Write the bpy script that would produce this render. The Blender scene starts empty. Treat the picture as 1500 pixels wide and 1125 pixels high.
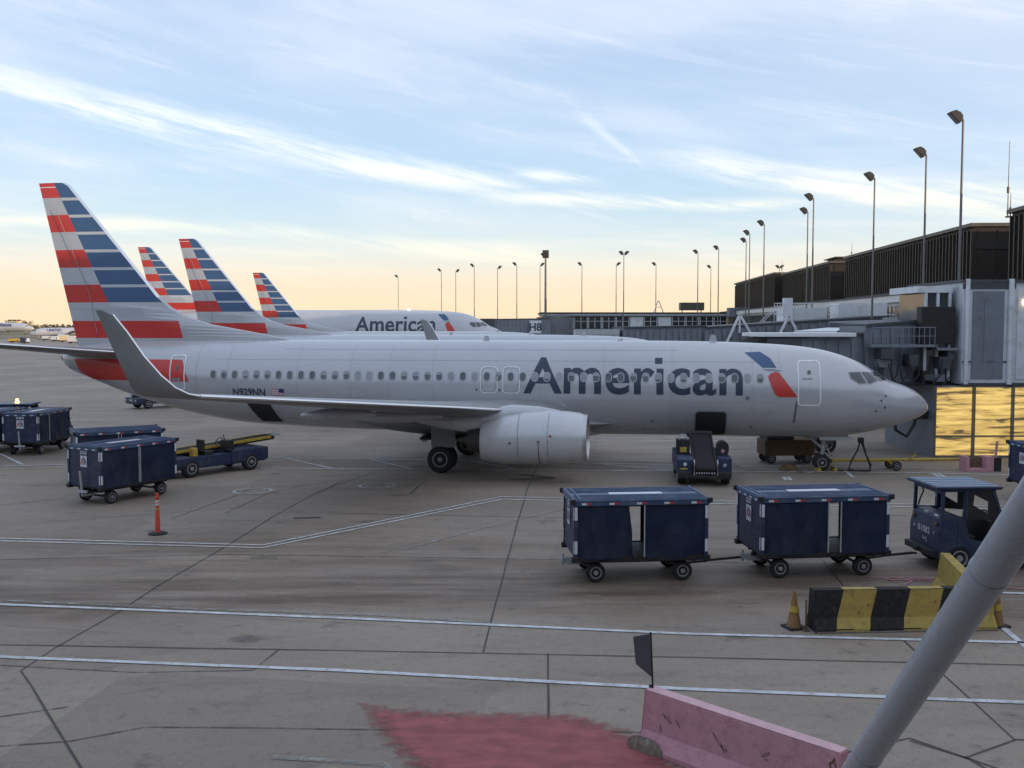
import bpy, bmesh, math, random
from math import sin, cos, pi, radians as R, sqrt
from mathutils import Vector, Matrix, noise
random.seed(7)
sc = bpy.context.scene
COL = sc.collection

# ------------------------------------------------------------------ materials
def mat(name, col, rough=.6, metal=0., var=.12, scale=3., bump=0., bscale=20., spec=.5, stretch=(1, 1, 1), emit=None, estr=0., coat=0., rvar=.08, dirt=None, dscale=1.2, damt=.5):
    m = bpy.data.materials.new(name); m.use_nodes = True
    nt = m.node_tree; N = nt.nodes; Lk = nt.links
    b = N['Principled BSDF']
    tc = N.new('ShaderNodeTexCoord'); mp = N.new('ShaderNodeMapping'); mp.inputs['Scale'].default_value = stretch
    Lk.new(tc.outputs['Object'], mp.inputs[0])
    nz = N.new('ShaderNodeTexNoise'); nz.inputs['Scale'].default_value = scale; nz.inputs['Detail'].default_value = 7; nz.inputs['Roughness'].default_value = .6
    Lk.new(mp.outputs[0], nz.inputs['Vector'])
    mr = N.new('ShaderNodeMapRange'); mr.inputs[1].default_value = .25; mr.inputs[2].default_value = .75
    mr.inputs[3].default_value = 1 - var; mr.inputs[4].default_value = 1 + var
    Lk.new(nz.outputs['Fac'], mr.inputs[0])
    vm = N.new('ShaderNodeVectorMath'); vm.operation = 'SCALE'; vm.inputs[0].default_value = col
    Lk.new(mr.outputs[0], vm.inputs['Scale'])
    out = vm.outputs[0]
    if dirt:
        n2 = N.new('ShaderNodeTexNoise'); n2.inputs['Scale'].default_value = dscale; n2.inputs['Detail'].default_value = 9; n2.inputs['Roughness'].default_value = .7
        Lk.new(mp.outputs[0], n2.inputs['Vector'])
        r2 = N.new('ShaderNodeMapRange'); r2.inputs[1].default_value = .5; r2.inputs[2].default_value = .68; r2.inputs[4].default_value = damt
        Lk.new(n2.outputs['Fac'], r2.inputs[0])
        mx = N.new('ShaderNodeMix'); mx.data_type = 'RGBA'; Lk.new(r2.outputs[0], mx.inputs[0]); Lk.new(out, mx.inputs[6]); mx.inputs[7].default_value = (*dirt, 1)
        out = mx.outputs[2]
    Lk.new(out, b.inputs['Base Color'])
    rr = N.new('ShaderNodeMapRange'); rr.inputs[1].default_value = .3; rr.inputs[2].default_value = .7
    rr.inputs[3].default_value = max(.02, rough - rvar); rr.inputs[4].default_value = min(1, rough + rvar)
    Lk.new(nz.outputs['Fac'], rr.inputs[0]); Lk.new(rr.outputs[0], b.inputs['Roughness'])
    b.inputs['Metallic'].default_value = metal
    b.inputs['Specular IOR Level'].default_value = spec
    if coat: b.inputs['Coat Weight'].default_value = coat; b.inputs['Coat Roughness'].default_value = .12
    if bump:
        n3 = N.new('ShaderNodeTexNoise'); n3.inputs['Scale'].default_value = bscale; n3.inputs['Detail'].default_value = 6
        Lk.new(mp.outputs[0], n3.inputs['Vector'])
        bp = N.new('ShaderNodeBump'); bp.inputs['Strength'].default_value = bump; bp.inputs['Distance'].default_value = .02
        Lk.new(n3.outputs['Fac'], bp.inputs['Height']); Lk.new(bp.outputs[0], b.inputs['Normal'])
    if emit: b.inputs['Emission Color'].default_value = (*emit, 1); b.inputs['Emission Strength'].default_value = estr
    return m

M = {}
M['silver'] = mat('aircraft_paint', (.49, .495, .52), .25, .2, .05, .7, stretch=(.25, 1, 1), coat=.25, dirt=(.36, .36, .37), dscale=.9, damt=.28)
M['greypaint'] = mat('wing_paint', (.235, .24, .25), .38, .1, .08, .9, dirt=(.18, .17, .16), damt=.4)
M['nacelle'] = mat('nacelle_paint', (.56, .57, .59), .32, .2, .05, .9, coat=.2, dirt=(.34, .34, .35), damt=.3)
M['chrome'] = mat('bare_metal', (.72, .73, .75), .22, 1., .05, 2)
M['lipmetal'] = mat('inlet_lip_metal', (.50, .50, .51), .42, .8, .1, 3)
M['darkmetal'] = mat('dark_metal', (.09, .085, .08), .5, .6, .25, 4)
M['finred'] = mat('fin_red', (.56, .040, .032), .35, .0, .08, 1.2, coat=.2)
M['finblue'] = mat('fin_blue', (.036, .092, .205), .35, .0, .10, 1.2, coat=.2)
M['fingrey'] = mat('fin_silver', (.47, .49, .53), .33, .15, .08, 1.4, stretch=(.3, 1, 4))
M['white'] = mat('white_paint', (.74, .75, .77), .4, .0, .04, 2)
M['titleblue'] = mat('title_blue', (.035, .05, .085), .4, .0, .06, 2)
M['windark'] = mat('cabin_window', (.075, .08, .09), .12, .0, .5, 1.5, spec=.8)
M['winshade'] = mat('cabin_window_shade', (.30, .31, .33), .3, .0, .2, 1.5)
M['winframe'] = mat('window_frame', (.40, .41, .45), .35, .2, .05)
M['outline'] = mat('door_outline', (.80, .81, .83), .4)
M['seam'] = mat('door_seam', (.10, .10, .11), .5)
M['black'] = mat('black_rubber', (.018, .018, .019), .75, .0, .3, 9, bump=.3)
M['hold'] = mat('recess_shade_dark', (.022, .022, .026), .8, .0, .4, 6)  # flat dark colour painted as the shade inside recesses
M['rim'] = mat('wheel_rim', (.34, .34, .35), .5, .3, .2, 12, dirt=(.08, .07, .06), dscale=9)
M['gear'] = mat('gear_paint', (.42, .43, .44), .45, .1, .12, 5, dirt=(.10, .09, .08), dscale=5)
M['cockpit'] = mat('cockpit_glass', (.03, .04, .05), .06, .0, .3, 2, spec=.9)
M['cartblue'] = mat('cart_blue_paint', (.020, .031, .078), .48, .0, .22, 5, bump=.2, bscale=9, dirt=(.075, .08, .095), dscale=3, damt=.7)
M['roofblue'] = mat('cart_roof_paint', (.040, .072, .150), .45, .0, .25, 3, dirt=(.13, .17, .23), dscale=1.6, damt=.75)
M['curtain'] = mat('curtain_vinyl', (.013, .020, .050), .68, .0, .25, 2.5, bump=.2, bscale=5, spec=.25, stretch=(1, 1, .5), dirt=(.042, .046, .058), dscale=1.3, damt=.7)
M['frameblack'] = mat('chassis_black', (.02, .02, .022), .6, .2, .3, 8, dirt=(.07, .055, .04), dscale=6)
M['label'] = mat('sign_white', (.58, .60, .64), .5, .0, .08, 8)
M['reflective'] = mat('reflective_tape', (.62, .64, .68), .35, .0, .15, 12)
M['redtape'] = mat('red_tape', (.42, .05, .04), .4, .0, .25, 12)
M['logored'] = mat('logo_red', (.5, .05, .05), .5); M['logoblue'] = mat('logo_blue', (.02, .04, .14), .5)
M['yellow'] = mat('yellow_paint', (.50, .33, .05), .55, .0, .15, 6, bump=.1, dirt=(.10, .085, .06), dscale=5, damt=.6)
M['beltblack'] = mat('belt_rubber', (.011, .011, .012), .85, .0, .2, 8)
M['conred'] = mat('delineator_orange', (.62, .07, .035), .5, .0, .12, 6)
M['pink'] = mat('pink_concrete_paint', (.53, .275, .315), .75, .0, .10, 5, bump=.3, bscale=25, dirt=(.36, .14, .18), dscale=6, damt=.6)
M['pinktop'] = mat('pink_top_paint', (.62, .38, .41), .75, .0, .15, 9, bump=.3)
M['concrete'] = mat('bare_concrete', (.22, .19, .15), .9, .0, .45, 14, bump=.9, bscale=30, dirt=(.10, .08, .06), dscale=8)
M['bblack'] = mat('barrier_black', (.020, .019, .019), .8, .0, .35, 9, bump=.4, dirt=(.10, .09, .075), dscale=8, damt=.35, spec=.3)
M['byellow'] = mat('barrier_yellow', (.40, .285, .065), .7, .0, .14, 6, bump=.3, dirt=(.17, .12, .05), dscale=7, damt=.6)
M['cone'] = mat('faded_orange_cone', (.24, .125, .045), .7, .0, .25, 8)
M['pipe'] = mat('strut_grey_paint', (.40, .43, .48), .30, .15, .05, 14, bump=.08, bscale=160)
M['pole'] = mat('pole_steel', (.17, .165, .16), .5, .4, .12, 4)
M['lamphead'] = mat('lamp_housing', (.03, .028, .026), .6, .1, .2, 6)
M['lampglass'] = mat('lamp_glass', (.20, .20, .20), .2, .0, .1, 6)
M['brown'] = mat('bronze_cladding', (.026, .020, .016), .6, .2, .25, .8, stretch=(1, 1, .3))
M['brownlight'] = mat('bronze_rib', (.050, .039, .030), .5, .3, .2, 2)
M['browntop'] = mat('bronze_coping', (.10, .085, .072), .5, .2, .2, 2)
M['panel'] = mat('grey_white_panel', (.66, .69, .73), .5, .0, .07, 1.2, dirt=(.25, .25, .26), dscale=1, damt=.5)
M['fascia'] = mat('white_fascia', (.66, .66, .66), .5, .0, .08, 1.5, dirt=(.3, .29, .27), dscale=1.6, damt=.5)
M['bridge'] = mat('jet_bridge_grey', (.20, .22, .255), .5, .15, .12, 1.5, dirt=(.12, .12, .12), dscale=2, damt=.5)
M['bridgedark'] = mat('jet_bridge_dark', (.075, .08, .09), .6, .2, .2, 2)
M['glass'] = mat('dark_window_glass', (.03, .032, .036), .08, .0, .3, 1.2, spec=.9)
M['termwall'] = mat('terminal_wall', (.30, .29, .28), .7)
M['treeleaf'] = mat('tree_foliage', (.075, .07, .03), .8, .0, .4, .3)
M['bark'] = mat('tree_bark', (.10, .08, .06), .9)
M['cream'] = mat('cream_wall', (.62, .50, .30), .7)
M['grass'] = mat('dry_grass', (.16, .125, .06), .95, .0, .3, .02, stretch=(1, 3, 1))
M['beacon'] = mat('beacon_lens', (.7, .32, .02), .3, emit=(1, .48, .05), estr=9)
M['lit'] = mat('lit_lamp', (.9, .6, .3), .3, emit=(1, .75, .4), estr=5)
M['glint'] = mat('crown_glint_glow', (.9, .85, .7), .3, emit=(1, .86, .6), estr=14)
M['truckwhite'] = mat('truck_white', (.55, .55, .54), .5)
M['flagred'] = mat('flag_stripes', (.40, .16, .16), .5)
M['decal_grey'] = mat('decal_grey', (.22, .24, .27), .5)
M['brownmetal'] = mat('rusty_brown_metal', (.14, .09, .05), .7, .2, .35, 6)

# ------------------------------------------------------------------ mesh helpers
class MB:
    def __init__(s): s.v = []; s.f = []; s.m = []
    def add(s, vs, fs, mi=0):
        o = len(s.v); s.v += [tuple(v) for v in vs]; s.f += [tuple(i + o for i in f) for f in fs]; s.m += [mi] * len(fs)
    def box(s, c, d, mi=0, rot=None, taper=1.):
        x, y, z = d[0] / 2, d[1] / 2, d[2] / 2
        vs = [Vector((a * x * (taper if e > 0 else 1), b * y * (taper if e > 0 else 1), e * z)) for a in (-1, 1) for b in (-1, 1) for e in (-1, 1)]
        if rot is not None: vs = [rot @ v for v in vs]
        c = Vector(c); vs = [v + c for v in vs]
        s.add(vs, [(0, 1, 3, 2), (4, 6, 7, 5), (0, 4, 5, 1), (2, 3, 7, 6), (0, 2, 6, 4), (1, 5, 7, 3)], mi)
    def bx(s, x0, x1, y0, y1, z0, z1, mi=0): s.box(((x0 + x1) / 2, (y0 + y1) / 2, (z0 + z1) / 2), (abs(x1 - x0), abs(y1 - y0), abs(z1 - z0)), mi)
    def beam(s, p, q, w, h=None, mi=0):
        p, q = Vector(p), Vector(q); d = q - p; h = h or w
        rot = d.to_track_quat('X', 'Z').to_matrix()
        s.box((p + q) / 2, (d.length, w, h), mi, rot)
    def loft(s, rings, mi=0, caps=True, closed=True):
        n = len(rings[0]); vs = [p for r in rings for p in r]; fs = []
        for i in range(len(rings) - 1):
            for j in range(n if closed else n - 1):
                k = (j + 1) % n; fs.append((i * n + j, i * n + k, (i + 1) * n + k, (i + 1) * n + j))
        if caps: fs.append(tuple(range(n - 1, -1, -1))); fs.append(tuple((len(rings) - 1) * n + j for j in range(n)))
        s.add(vs, fs, mi)
    def cyl(s, p, q, r0, r1=None, n=14, mi=0, caps=True):
        p, q = Vector(p), Vector(q); r1 = r0 if r1 is None else r1
        qt = (q - p).to_track_quat('Z', 'Y').to_matrix()
        s.loft([[c + qt @ Vector((r * cos(2 * pi * j / n), r * sin(2 * pi * j / n), 0)) for j in range(n)] for c, r in ((p, r0), (q, r1))], mi, caps)
    def tube(s, path, r, n=8, mi=0):
        path = [Vector(p) for p in path]; rings = []
        for i, p in enumerate(path):
            d = path[min(i + 1, len(path) - 1)] - path[max(i - 1, 0)]
            qt = d.to_track_quat('Z', 'Y').to_matrix()
            rings.append([p + qt @ Vector((r * cos(2 * pi * j / n), r * sin(2 * pi * j / n), 0)) for j in range(n)])
        s.loft(rings, mi)
    def lathe(s, c, axis, prof, n=24, mi=0):
        # prof: list of (along, radius)
        c = Vector(c); qt = Vector(axis).to_track_quat('Z', 'Y').to_matrix()
        s.loft([[c + qt @ Vector((max(r, .0005) * cos(2 * pi * j / n), max(r, .0005) * sin(2 * pi * j / n), a)) for j in range(n)] for a, r in prof], mi)
    def build(s, name, mats, parent=None, smooth=False, bevel=0.):
        me = bpy.data.meshes.new(name); me.from_pydata(s.v, [], s.f)
        if not isinstance(mats, (list, tuple)): mats = [mats]
        for m in mats: me.materials.append(m)
        me.polygons.foreach_set('material_index', s.m)
        bm = bmesh.new(); bm.from_mesh(me)
        if bevel:
            bmesh.ops.remove_doubles(bm, verts=bm.verts, dist=1e-5)
            es = [e for e in bm.edges if len(e.link_faces) == 2 and e.calc_face_angle(0) > .6]
            if es: bmesh.ops.bevel(bm, geom=es, offset=bevel, segments=2, affect='EDGES', profile=.6, clamp_overlap=True)
        bmesh.ops.recalc_face_normals(bm, faces=bm.faces)
        bm.to_mesh(me); bm.free()
        if smooth:
            me.polygons.foreach_set('use_smooth', [True] * len(me.polygons))
            me.set_sharp_from_angle(angle=R(38))
        o = bpy.data.objects.new(name, me); COL.objects.link(o)
        if parent: o.parent = parent
        return o

def tag(o, label=None, cat=None, group=None, kind=None):
    for k, v in (('label', label), ('category', cat), ('group', group), ('kind', kind)):
        if v: o[k] = v
    return o
def empty(name, loc=(0, 0, 0), rz=0, label=None, cat=None, group=None, kind=None):
    o = bpy.data.objects.new(name, None); COL.objects.link(o); o.location = loc; o.rotation_euler = (0, 0, rz); o.empty_display_size = .3
    return tag(o, label, cat, group, kind)
def kids(o): return [c for c in bpy.data.objects if c.parent == o]
def copy_tree(o, parent=None, skip=()):
    c = o.copy(); COL.objects.link(c); c.parent = parent
    for ch in kids(o):
        if ch.name.split('.')[0] not in skip: copy_tree(ch, c, skip)
    return c
_tc = {}
def text2d(body, w=None, h=None, bold=0., spacing=1.):
    """flat glyph mesh: list of verts (x, y) and faces, lower left at 0,0, scaled to w x h"""
    key = (body, bold, spacing)
    if key not in _tc:
        cu = bpy.data.curves.new('glyphs', 'FONT'); cu.body = body; cu.offset = bold; cu.resolution_u = 4; cu.space_character = spacing
        o = bpy.data.objects.new('glyphs', cu); COL.objects.link(o); bpy.context.view_layer.update()
        me = o.to_mesh(); vs = [(v.co.x, v.co.y) for v in me.vertices]; fs = [tuple(p.vertices) for p in me.polygons]
        o.to_mesh_clear(); bpy.data.objects.remove(o); bpy.data.curves.remove(cu)
        _tc[key] = (vs, fs)
    vs, fs = _tc[key]
    x0 = min(v[0] for v in vs); x1 = max(v[0] for v in vs); y0 = min(v[1] for v in vs); y1 = max(v[1] for v in vs)
    sx = w / (x1 - x0) if w else h / (y1 - y0); sy = h / (y1 - y0) if h else sx
    return [((a - x0) * sx, (b - y0) * sy) for a, b in vs], fs
def text_on(mb, body, org, ux, uy, w=None, h=None, bold=0., mi=0, center=True, spacing=1.):
    vs, fs = text2d(body, w, h, bold, spacing); ux, uy, org = Vector(ux), Vector(uy), Vector(org)
    cx = max(v[0] for v in vs) / 2 if center else 0; cy = max(v[1] for v in vs) / 2 if center else 0
    mb.add([org + ux * (a - cx) + uy * (b - cy) for a, b in vs], fs, mi)

# ------------------------------------------------------------------ camera (photo 1500 x 1125, focal 1450 px, eye 6 m above the apron)
F, YH, H = 1450., 478., 6.0
TH = math.atan((562.5 - YH) / F)
cd = bpy.data.cameras.new('camera'); cam = bpy.data.objects.new('camera', cd); COL.objects.link(cam)
cam.location = (0, 0, H); cam.rotation_euler = (pi / 2 - TH, 0, 0)
cd.sensor_width = 36; cd.lens = F * 36 / 1500; cd.clip_start = .1; cd.clip_end = 20000
sc.camera = cam
def at(px, py, z=0.):
    """apron point seen at a photo pixel (used to survey where things stand)"""
    u = (px - 750) / F; v = (562.5 - py) / F
    d = Vector((u, cos(TH) + v * sin(TH), v * cos(TH) - sin(TH))); t = (z - H) / d.z
    return Vector((d.x * t, d.y * t, z))

exec_order = []
# ------------------------------------------------------------------ sky and sun
SUN_EL, SUN_AZ = 4.9, 120.     # azimuth clockwise from +Y: the sun is low on the right, a little behind the viewer
w = bpy.data.worlds.new('World'); sc.world = w; w.use_nodes = True
nt = w.node_tree; N = nt.nodes; Lk = nt.links
bg = N['Background']; bg.inputs[1].default_value = .13
sky = N.new('ShaderNodeTexSky'); sky.sky_type = 'NISHITA'; sky.sun_disc = False
sky.sun_elevation = R(SUN_EL); sky.sun_rotation = R(SUN_AZ); sky.air_density = 1.0; sky.dust_density = 1.2; sky.ozone_density = 1.6
tc = N.new('ShaderNodeTexCoord')
def math_(op, a, b=None, c=None, clamp=False):
    n = N.new('ShaderNodeMath'); n.operation = op; n.use_clamp = clamp
    for i, x in enumerate((a, b, c)):
        if x is None: continue
        if hasattr(x, 'is_output'): Lk.new(x, n.inputs[i])
        else: n.inputs[i].default_value = x
    return n.outputs[0]
def smooth(x, a, b, lo=0., hi=1.):
    n = N.new('ShaderNodeMapRange'); n.interpolation_type = 'SMOOTHSTEP'; Lk.new(x, n.inputs[0])
    n.inputs[1].default_value = a; n.inputs[2].default_value = b; n.inputs[3].default_value = lo; n.inputs[4].default_value = hi
    return n.outputs[0]
def mixc(f, a, b):
    n = N.new('ShaderNodeMix'); n.data_type = 'RGBA'
    for i, x in ((0, f), (6, a), (7, b)):
        if hasattr(x, 'is_output'): Lk.new(x, n.inputs[i])
        elif i == 0: n.inputs[0].default_value = x
        else: n.inputs[i].default_value = (*x, 1)
    return n.outputs[2]
sp = N.new('ShaderNodeSeparateXYZ'); Lk.new(tc.outputs['Generated'], sp.inputs[0])
az = math_('ARCTAN2', sp.outputs[0], sp.outputs[1]); el = math_('ARCSINE', sp.outputs[2])
def nz2(rot, sx, sy, scale, detail=8, rough=.62, dist=0., off=0.):
    c = N.new('ShaderNodeCombineXYZ'); Lk.new(az, c.inputs[0]); Lk.new(el, c.inputs[1]); c.inputs[2].default_value = off
    m0 = N.new('ShaderNodeMapping'); m0.inputs['Rotation'].default_value = (0, 0, rot); Lk.new(c.outputs[0], m0.inputs[0])
    m1 = N.new('ShaderNodeMapping'); m1.inputs['Scale'].default_value = (sx, sy, 1); Lk.new(m0.outputs[0], m1.inputs[0])
    n = N.new('ShaderNodeTexNoise'); n.inputs['Scale'].default_value = scale; n.inputs['Detail'].default_value = detail
    n.inputs['Roughness'].default_value = rough; n.inputs['Distortion'].default_value = dist; Lk.new(m1.outputs[0], n.inputs['Vector'])
    return n.outputs['Fac']
base = sky.outputs[0]
# high thin veil, broad cirrus sheets
veil = math_('MULTIPLY', smooth(nz2(.16, 1, 5, 2.2, 5, .6, .0, 2.7), .36, .72), smooth(el, .02, .16))
fib = nz2(.22, 1.6, 16, 3.2, 6, .66, .25, 8.1)
WOB = math_('MULTIPLY', math_('SUBTRACT', nz2(.15, 1, 2, 3.2, 3, .5, 0, 5), .5), .045)
def streak(x0, y0, x1, y1, w0, w1, fall=.16, seed=0.):
    """cirrus band between two sky directions (azimuth, elevation in radians)"""
    k = (y1 - y0) / (x1 - x0)
    wob = WOB
    dy = math_('SUBTRACT', math_('ADD', el, wob), math_('MULTIPLY_ADD', az, k, y0 - k * x0))
    wd = smooth(az, x0, x1, w0 * .8, w1 * .8)
    g = math_('SUBTRACT', 1., math_('ABSOLUTE', math_('DIVIDE', dy, wd)), clamp=True)
    e0 = smooth(az, x0 - fall, x0 + .02); e1 = smooth(az, x1 + .02, x1 - fall)
    g = math_('MULTIPLY', g, math_('MULTIPLY', e0, e1))
    return math_('MULTIPLY', g, smooth(fib, .34, .60, .15, 1.3), clamp=True)
s1 = streak(-.50, .213, .03, .135, .034, .020, .10)
s2 = streak(.20, .160, .50, .095, .022, .030, .08, 1.)
s3 = streak(.02, .150, .09, .142, .012, .010, .03, 2.)
s4 = streak(.075, .205, .125, .165, .012, .008, .03, 3.)
s5 = streak(.02, .125, .30, .118, .012, .012, .08, 4.)
s6 = streak(-.60, .105, -.34, .088, .008, .010, .05, 5.)
s7 = streak(-.36, .095, .10, .060, .010, .018, .1, 6.)
low = math_('MULTIPLY', smooth(nz2(.03, 1, 14, 3.2, 5, .6, .0, 6.2), .46, .70), math_('MULTIPLY', smooth(el, .03, .07), smooth(el, .22, .09)))
upr = math_('MULTIPLY', smooth(az, .12, .50), smooth(el, .16, .33))
wisps = math_('MULTIPLY', smooth(fib, .50, .80), .55)
cl = math_('ADD', math_('MULTIPLY', veil, .75), wisps, clamp=True)
cl = math_('ADD', cl, math_('MULTIPLY', low, .45), clamp=True)
cl = math_('ADD', cl, math_('MULTIPLY', upr, .95), clamp=True)
st = s1
for s_, k_ in ((s2, 1.), (s3, .8), (s4, .45), (s5, .8), (s6, .5), (s7, .4)): st = math_('ADD', st, math_('MULTIPLY', s_, k_), clamp=True)
GAIN = 1.
haze = smooth(el, .175, -.01)
hz2 = smooth(el, .30, .03)
SKY_BLUE, SKY_CREAM, SKY_PEACH = (2.2, 2.85, 3.95), (4.15, 3.9, 2.9), (4.35, 3.1, 2.0)
c0 = mixc(.78, base, SKY_BLUE)
c0 = mixc(math_('MULTIPLY', hz2, .40), c0, (2.35, 3.6, 4.15))
c0 = mixc(math_('MULTIPLY', math_('POWER', haze, 1.3), .85), c0, SKY_CREAM)
c0 = mixc(math_('MULTIPLY', smooth(el, .095, .005), .85), c0, SKY_PEACH)
cloudcol = mixc(haze, (3.6, 3.8, 4.25), (4.6, 4.15, 3.0))
c1 = mixc(math_('MULTIPLY', cl, .68), c0, cloudcol)
brcol = mixc(smooth(el, .20, .08), (4.5, 4.6, 4.6), (5.2, 4.8, 3.6))
c2 = mixc(math_('MULTIPLY', st, .72), c1, brcol)
Lk.new(c2, bg.inputs[0])
w.cycles.sampling_method = 'MANUAL'; w.cycles.sample_map_resolution = 256

sd = bpy.data.lights.new('sun', 'SUN'); sun = bpy.data.objects.new('sun', sd); COL.objects.link(sun)
sd.energy = 2.1; sd.angle = R(.6); sd.color = (1., .76, .50)
sv = Vector((sin(R(SUN_AZ)) * cos(R(SUN_EL)), cos(R(SUN_AZ)) * cos(R(SUN_EL)), sin(R(SUN_EL))))
sun.rotation_euler = sv.to_track_quat('Z', 'Y').to_euler()
sc.view_settings.view_transform = 'Standard'; sc.view_settings.look = 'None'; sc.view_settings.gamma = 1; sc.view_settings.exposure = 1.0
sc.cycles.max_bounces = 6; sc.cycles.use_denoising = True

# ------------------------------------------------------------------ apron
def apron_material():
    m = bpy.data.materials.new('apron_concrete'); m.use_nodes = True
    nt = m.node_tree; N = nt.nodes; L = nt.links; b = N['Principled BSDF']
    tc = N.new('ShaderNodeTexCoord')
    def nz(scale, st=(1, 1, 1), det=8, ro=.6, off=(0, 0, 0)):
        mp = N.new('ShaderNodeMapping'); mp.inputs['Scale'].default_value = st; mp.inputs['Location'].default_value = off; L.new(tc.outputs['Object'], mp.inputs[0])
        n = N.new('ShaderNodeTexNoise'); n.inputs['Scale'].default_value = scale; n.inputs['Detail'].default_value = det; n.inputs['Roughness'].default_value = ro
        L.new(mp.outputs[0], n.inputs['Vector']); return n.outputs['Fac']
    def mr(x, a, b_, lo=0., hi=1.):
        n = N.new('ShaderNodeMapRange'); n.interpolation_type = 'SMOOTHSTEP'; L.new(x, n.inputs[0])
        for i, v in enumerate((a, b_, lo, hi)): n.inputs[i + 1].default_value = v
        return n.outputs[0]
    def mul(a, b_, op='MULTIPLY'):
        n = N.new('ShaderNodeMath'); n.operation = op
        for i, x in enumerate((a, b_)):
            if hasattr(x, 'is_output'): L.new(x, n.inputs[i])
            else: n.inputs[i].default_value = x
        return n.outputs[0]
    def mix(f, a, c, bt='MIX'):
        n = N.new('ShaderNodeMix'); n.data_type = 'RGBA'; n.blend_type = bt
        for i, x in ((0, f), (6, a), (7, c)):
            if hasattr(x, 'is_output'): L.new(x, n.inputs[i])
            elif i == 0: n.inputs[0].default_value = x
            else: n.inputs[i].default_value = (*x, 1)
        return n.outputs[2]
    col = mix(mr(nz(.09, (1, 1.6, 1)), .35, .65), (.355, .288, .228), (.275, .221, .173))
    # slab to slab tone
    mp = N.new('ShaderNodeMapping'); mp.inputs['Rotation'].default_value = (0, 0, R(8)); mp.inputs['Scale'].default_value = (.16, .16, .16); L.new(tc.outputs['Object'], mp.inputs[0])
    vo = N.new('ShaderNodeTexVoronoi'); vo.distance = 'CHEBYCHEV'; vo.inputs['Randomness'].default_value = .15; vo.inputs['Scale'].default_value = 1; L.new(mp.outputs[0], vo.inputs['Vector'])
    sx = N.new('ShaderNodeSeparateColor'); L.new(vo.outputs['Color'], sx.inputs[0])
    col = mix(mr(sx.outputs[0], 0, 1, 0, .42), col, (.18, .142, .112))
    # brown traffic staining in the service road (world y 20-29 m)
    sp = N.new('ShaderNodeSeparateXYZ'); L.new(tc.outputs['Object'], sp.inputs[0])
    wy = mul(sp.outputs[1], mul(mul(nz(.12, (1, 1, 1)), .5, 'SUBTRACT'), 9., 'MULTIPLY'), 'ADD')
    band = mul(mr(wy, 18.5, 22.), mr(wy, 31.5, 26.))
    band2 = mul(mr(wy, 20.5, 21.6), mr(wy, 24.5, 22.8))
    xl = mr(sp.outputs[0], 3., 9.); 
    st = mr(nz(.45, (.35, 2.2, 1), 9, .7), .34, .66)
    col = mix(mul(mul(band, st), .85), col, (.165, .108, .066))
    col = mix(mul(mul(band2, mr(nz(.6, (.25, 2.5, 1), 9, .7, (4, 2, 0)), .40, .60)), .78), col, (.085, .053, .033))
    # streaks, smudges, oil spots, fine grain
    col = mix(mul(mr(nz(.7, (.45, 1.6, 1), 10, .72, (7, 0, 0)), .50, .68), .42), col, (.12, .10, .085))
    col = mix(mul(mr(nz(1.1, (1, 1, 1), 10, .75, (3, 9, 0)), .57, .67), .6), col, (.085, .072, .062))
    col = mix(mul(mr(nz(1.6, (.6, 1.6, 1), 9, .7, (13, 5, 0)), .58, .70), .5), col, (.38, .33, .28))
    vo2 = N.new('ShaderNodeTexVoronoi'); vo2.inputs['Scale'].default_value = .38; vo2.feature = 'F1'
    dm = N.new('ShaderNodeMapping'); L.new(tc.outputs['Object'], dm.inputs[0]); dm.inputs['Scale'].default_value = (.8, 1.3, 1); L.new(dm.outputs[0], vo2.inputs['Vector'])
    col = mix(mul(mr(mul(vo2.outputs['Distance'], mul(nz(5., (1, 1, 1), 5), .35), 'SUBTRACT'), -.02, -.13), .55), col, (.055, .05, .047))
    col = mix(mul(mr(nz(4.5, (1, 1, 1), 9, .8, (1, 2, 0)), .50, .62), .28), col, (.11, .092, .078))
    col = mix(mul(mr(nz(9., (.7, 1.2, 1), 9, .8, (6, 2, 0)), .56, .64), .38), col, (.40, .35, .30))
    # rubber and drag marks: long thin dark scuffs in two directions
    for an, sc_, of in ((12, .5, 3.), (-24, .42, 11.), (3, .6, 19.)):
        mp2 = N.new('ShaderNodeMapping'); mp2.inputs['Rotation'].default_value = (0, 0, R(an)); mp2.inputs['Location'].default_value = (of, of, 0); L.new(tc.outputs['Object'], mp2.inputs[0])
        mp3 = N.new('ShaderNodeMapping'); mp3.inputs['Scale'].default_value = (.12, 7., 1); L.new(mp2.outputs[0], mp3.inputs[0])
        n_ = N.new('ShaderNodeTexNoise'); n_.inputs['Scale'].default_value = sc_; n_.inputs['Detail'].default_value = 5; n_.inputs['Roughness'].default_value = .6; L.new(mp3.outputs[0], n_.inputs['Vector'])
        col = mix(mul(mr(n_.outputs['Fac'], .66, .72), .45), col, (.07, .06, .055))
    g = nz(26, (1, 1, 1), 6, .7); col = mix(mr(g, .35, .65, 0, .36), col, (.12, .102, .088))
    L.new(col, b.inputs['Base Color'])
    L.new(mr(nz(.5, (.4, 1.5, 1), 6), .3, .7, .58, .80), b.inputs['Roughness'])
    b.inputs['Specular IOR Level'].default_value = .42
    bp = N.new('ShaderNodeBump'); bp.inputs['Strength'].default_value = .35; bp.inputs['Distance'].default_value = .01
    L.new(g, bp.inputs['Height']); L.new(bp.outputs[0], b.inputs['Normal'])
    return m
M['apron'] = apron_material()
mb = MB(); mb.add([(-3000, -200, 0), (3000, -200, 0), (3000, 6000, 0), (-3000, 6000, 0)], [(0, 1, 2, 3)])
g = mb.build('apron', M['apron']); tag(g, kind='structure')
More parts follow.
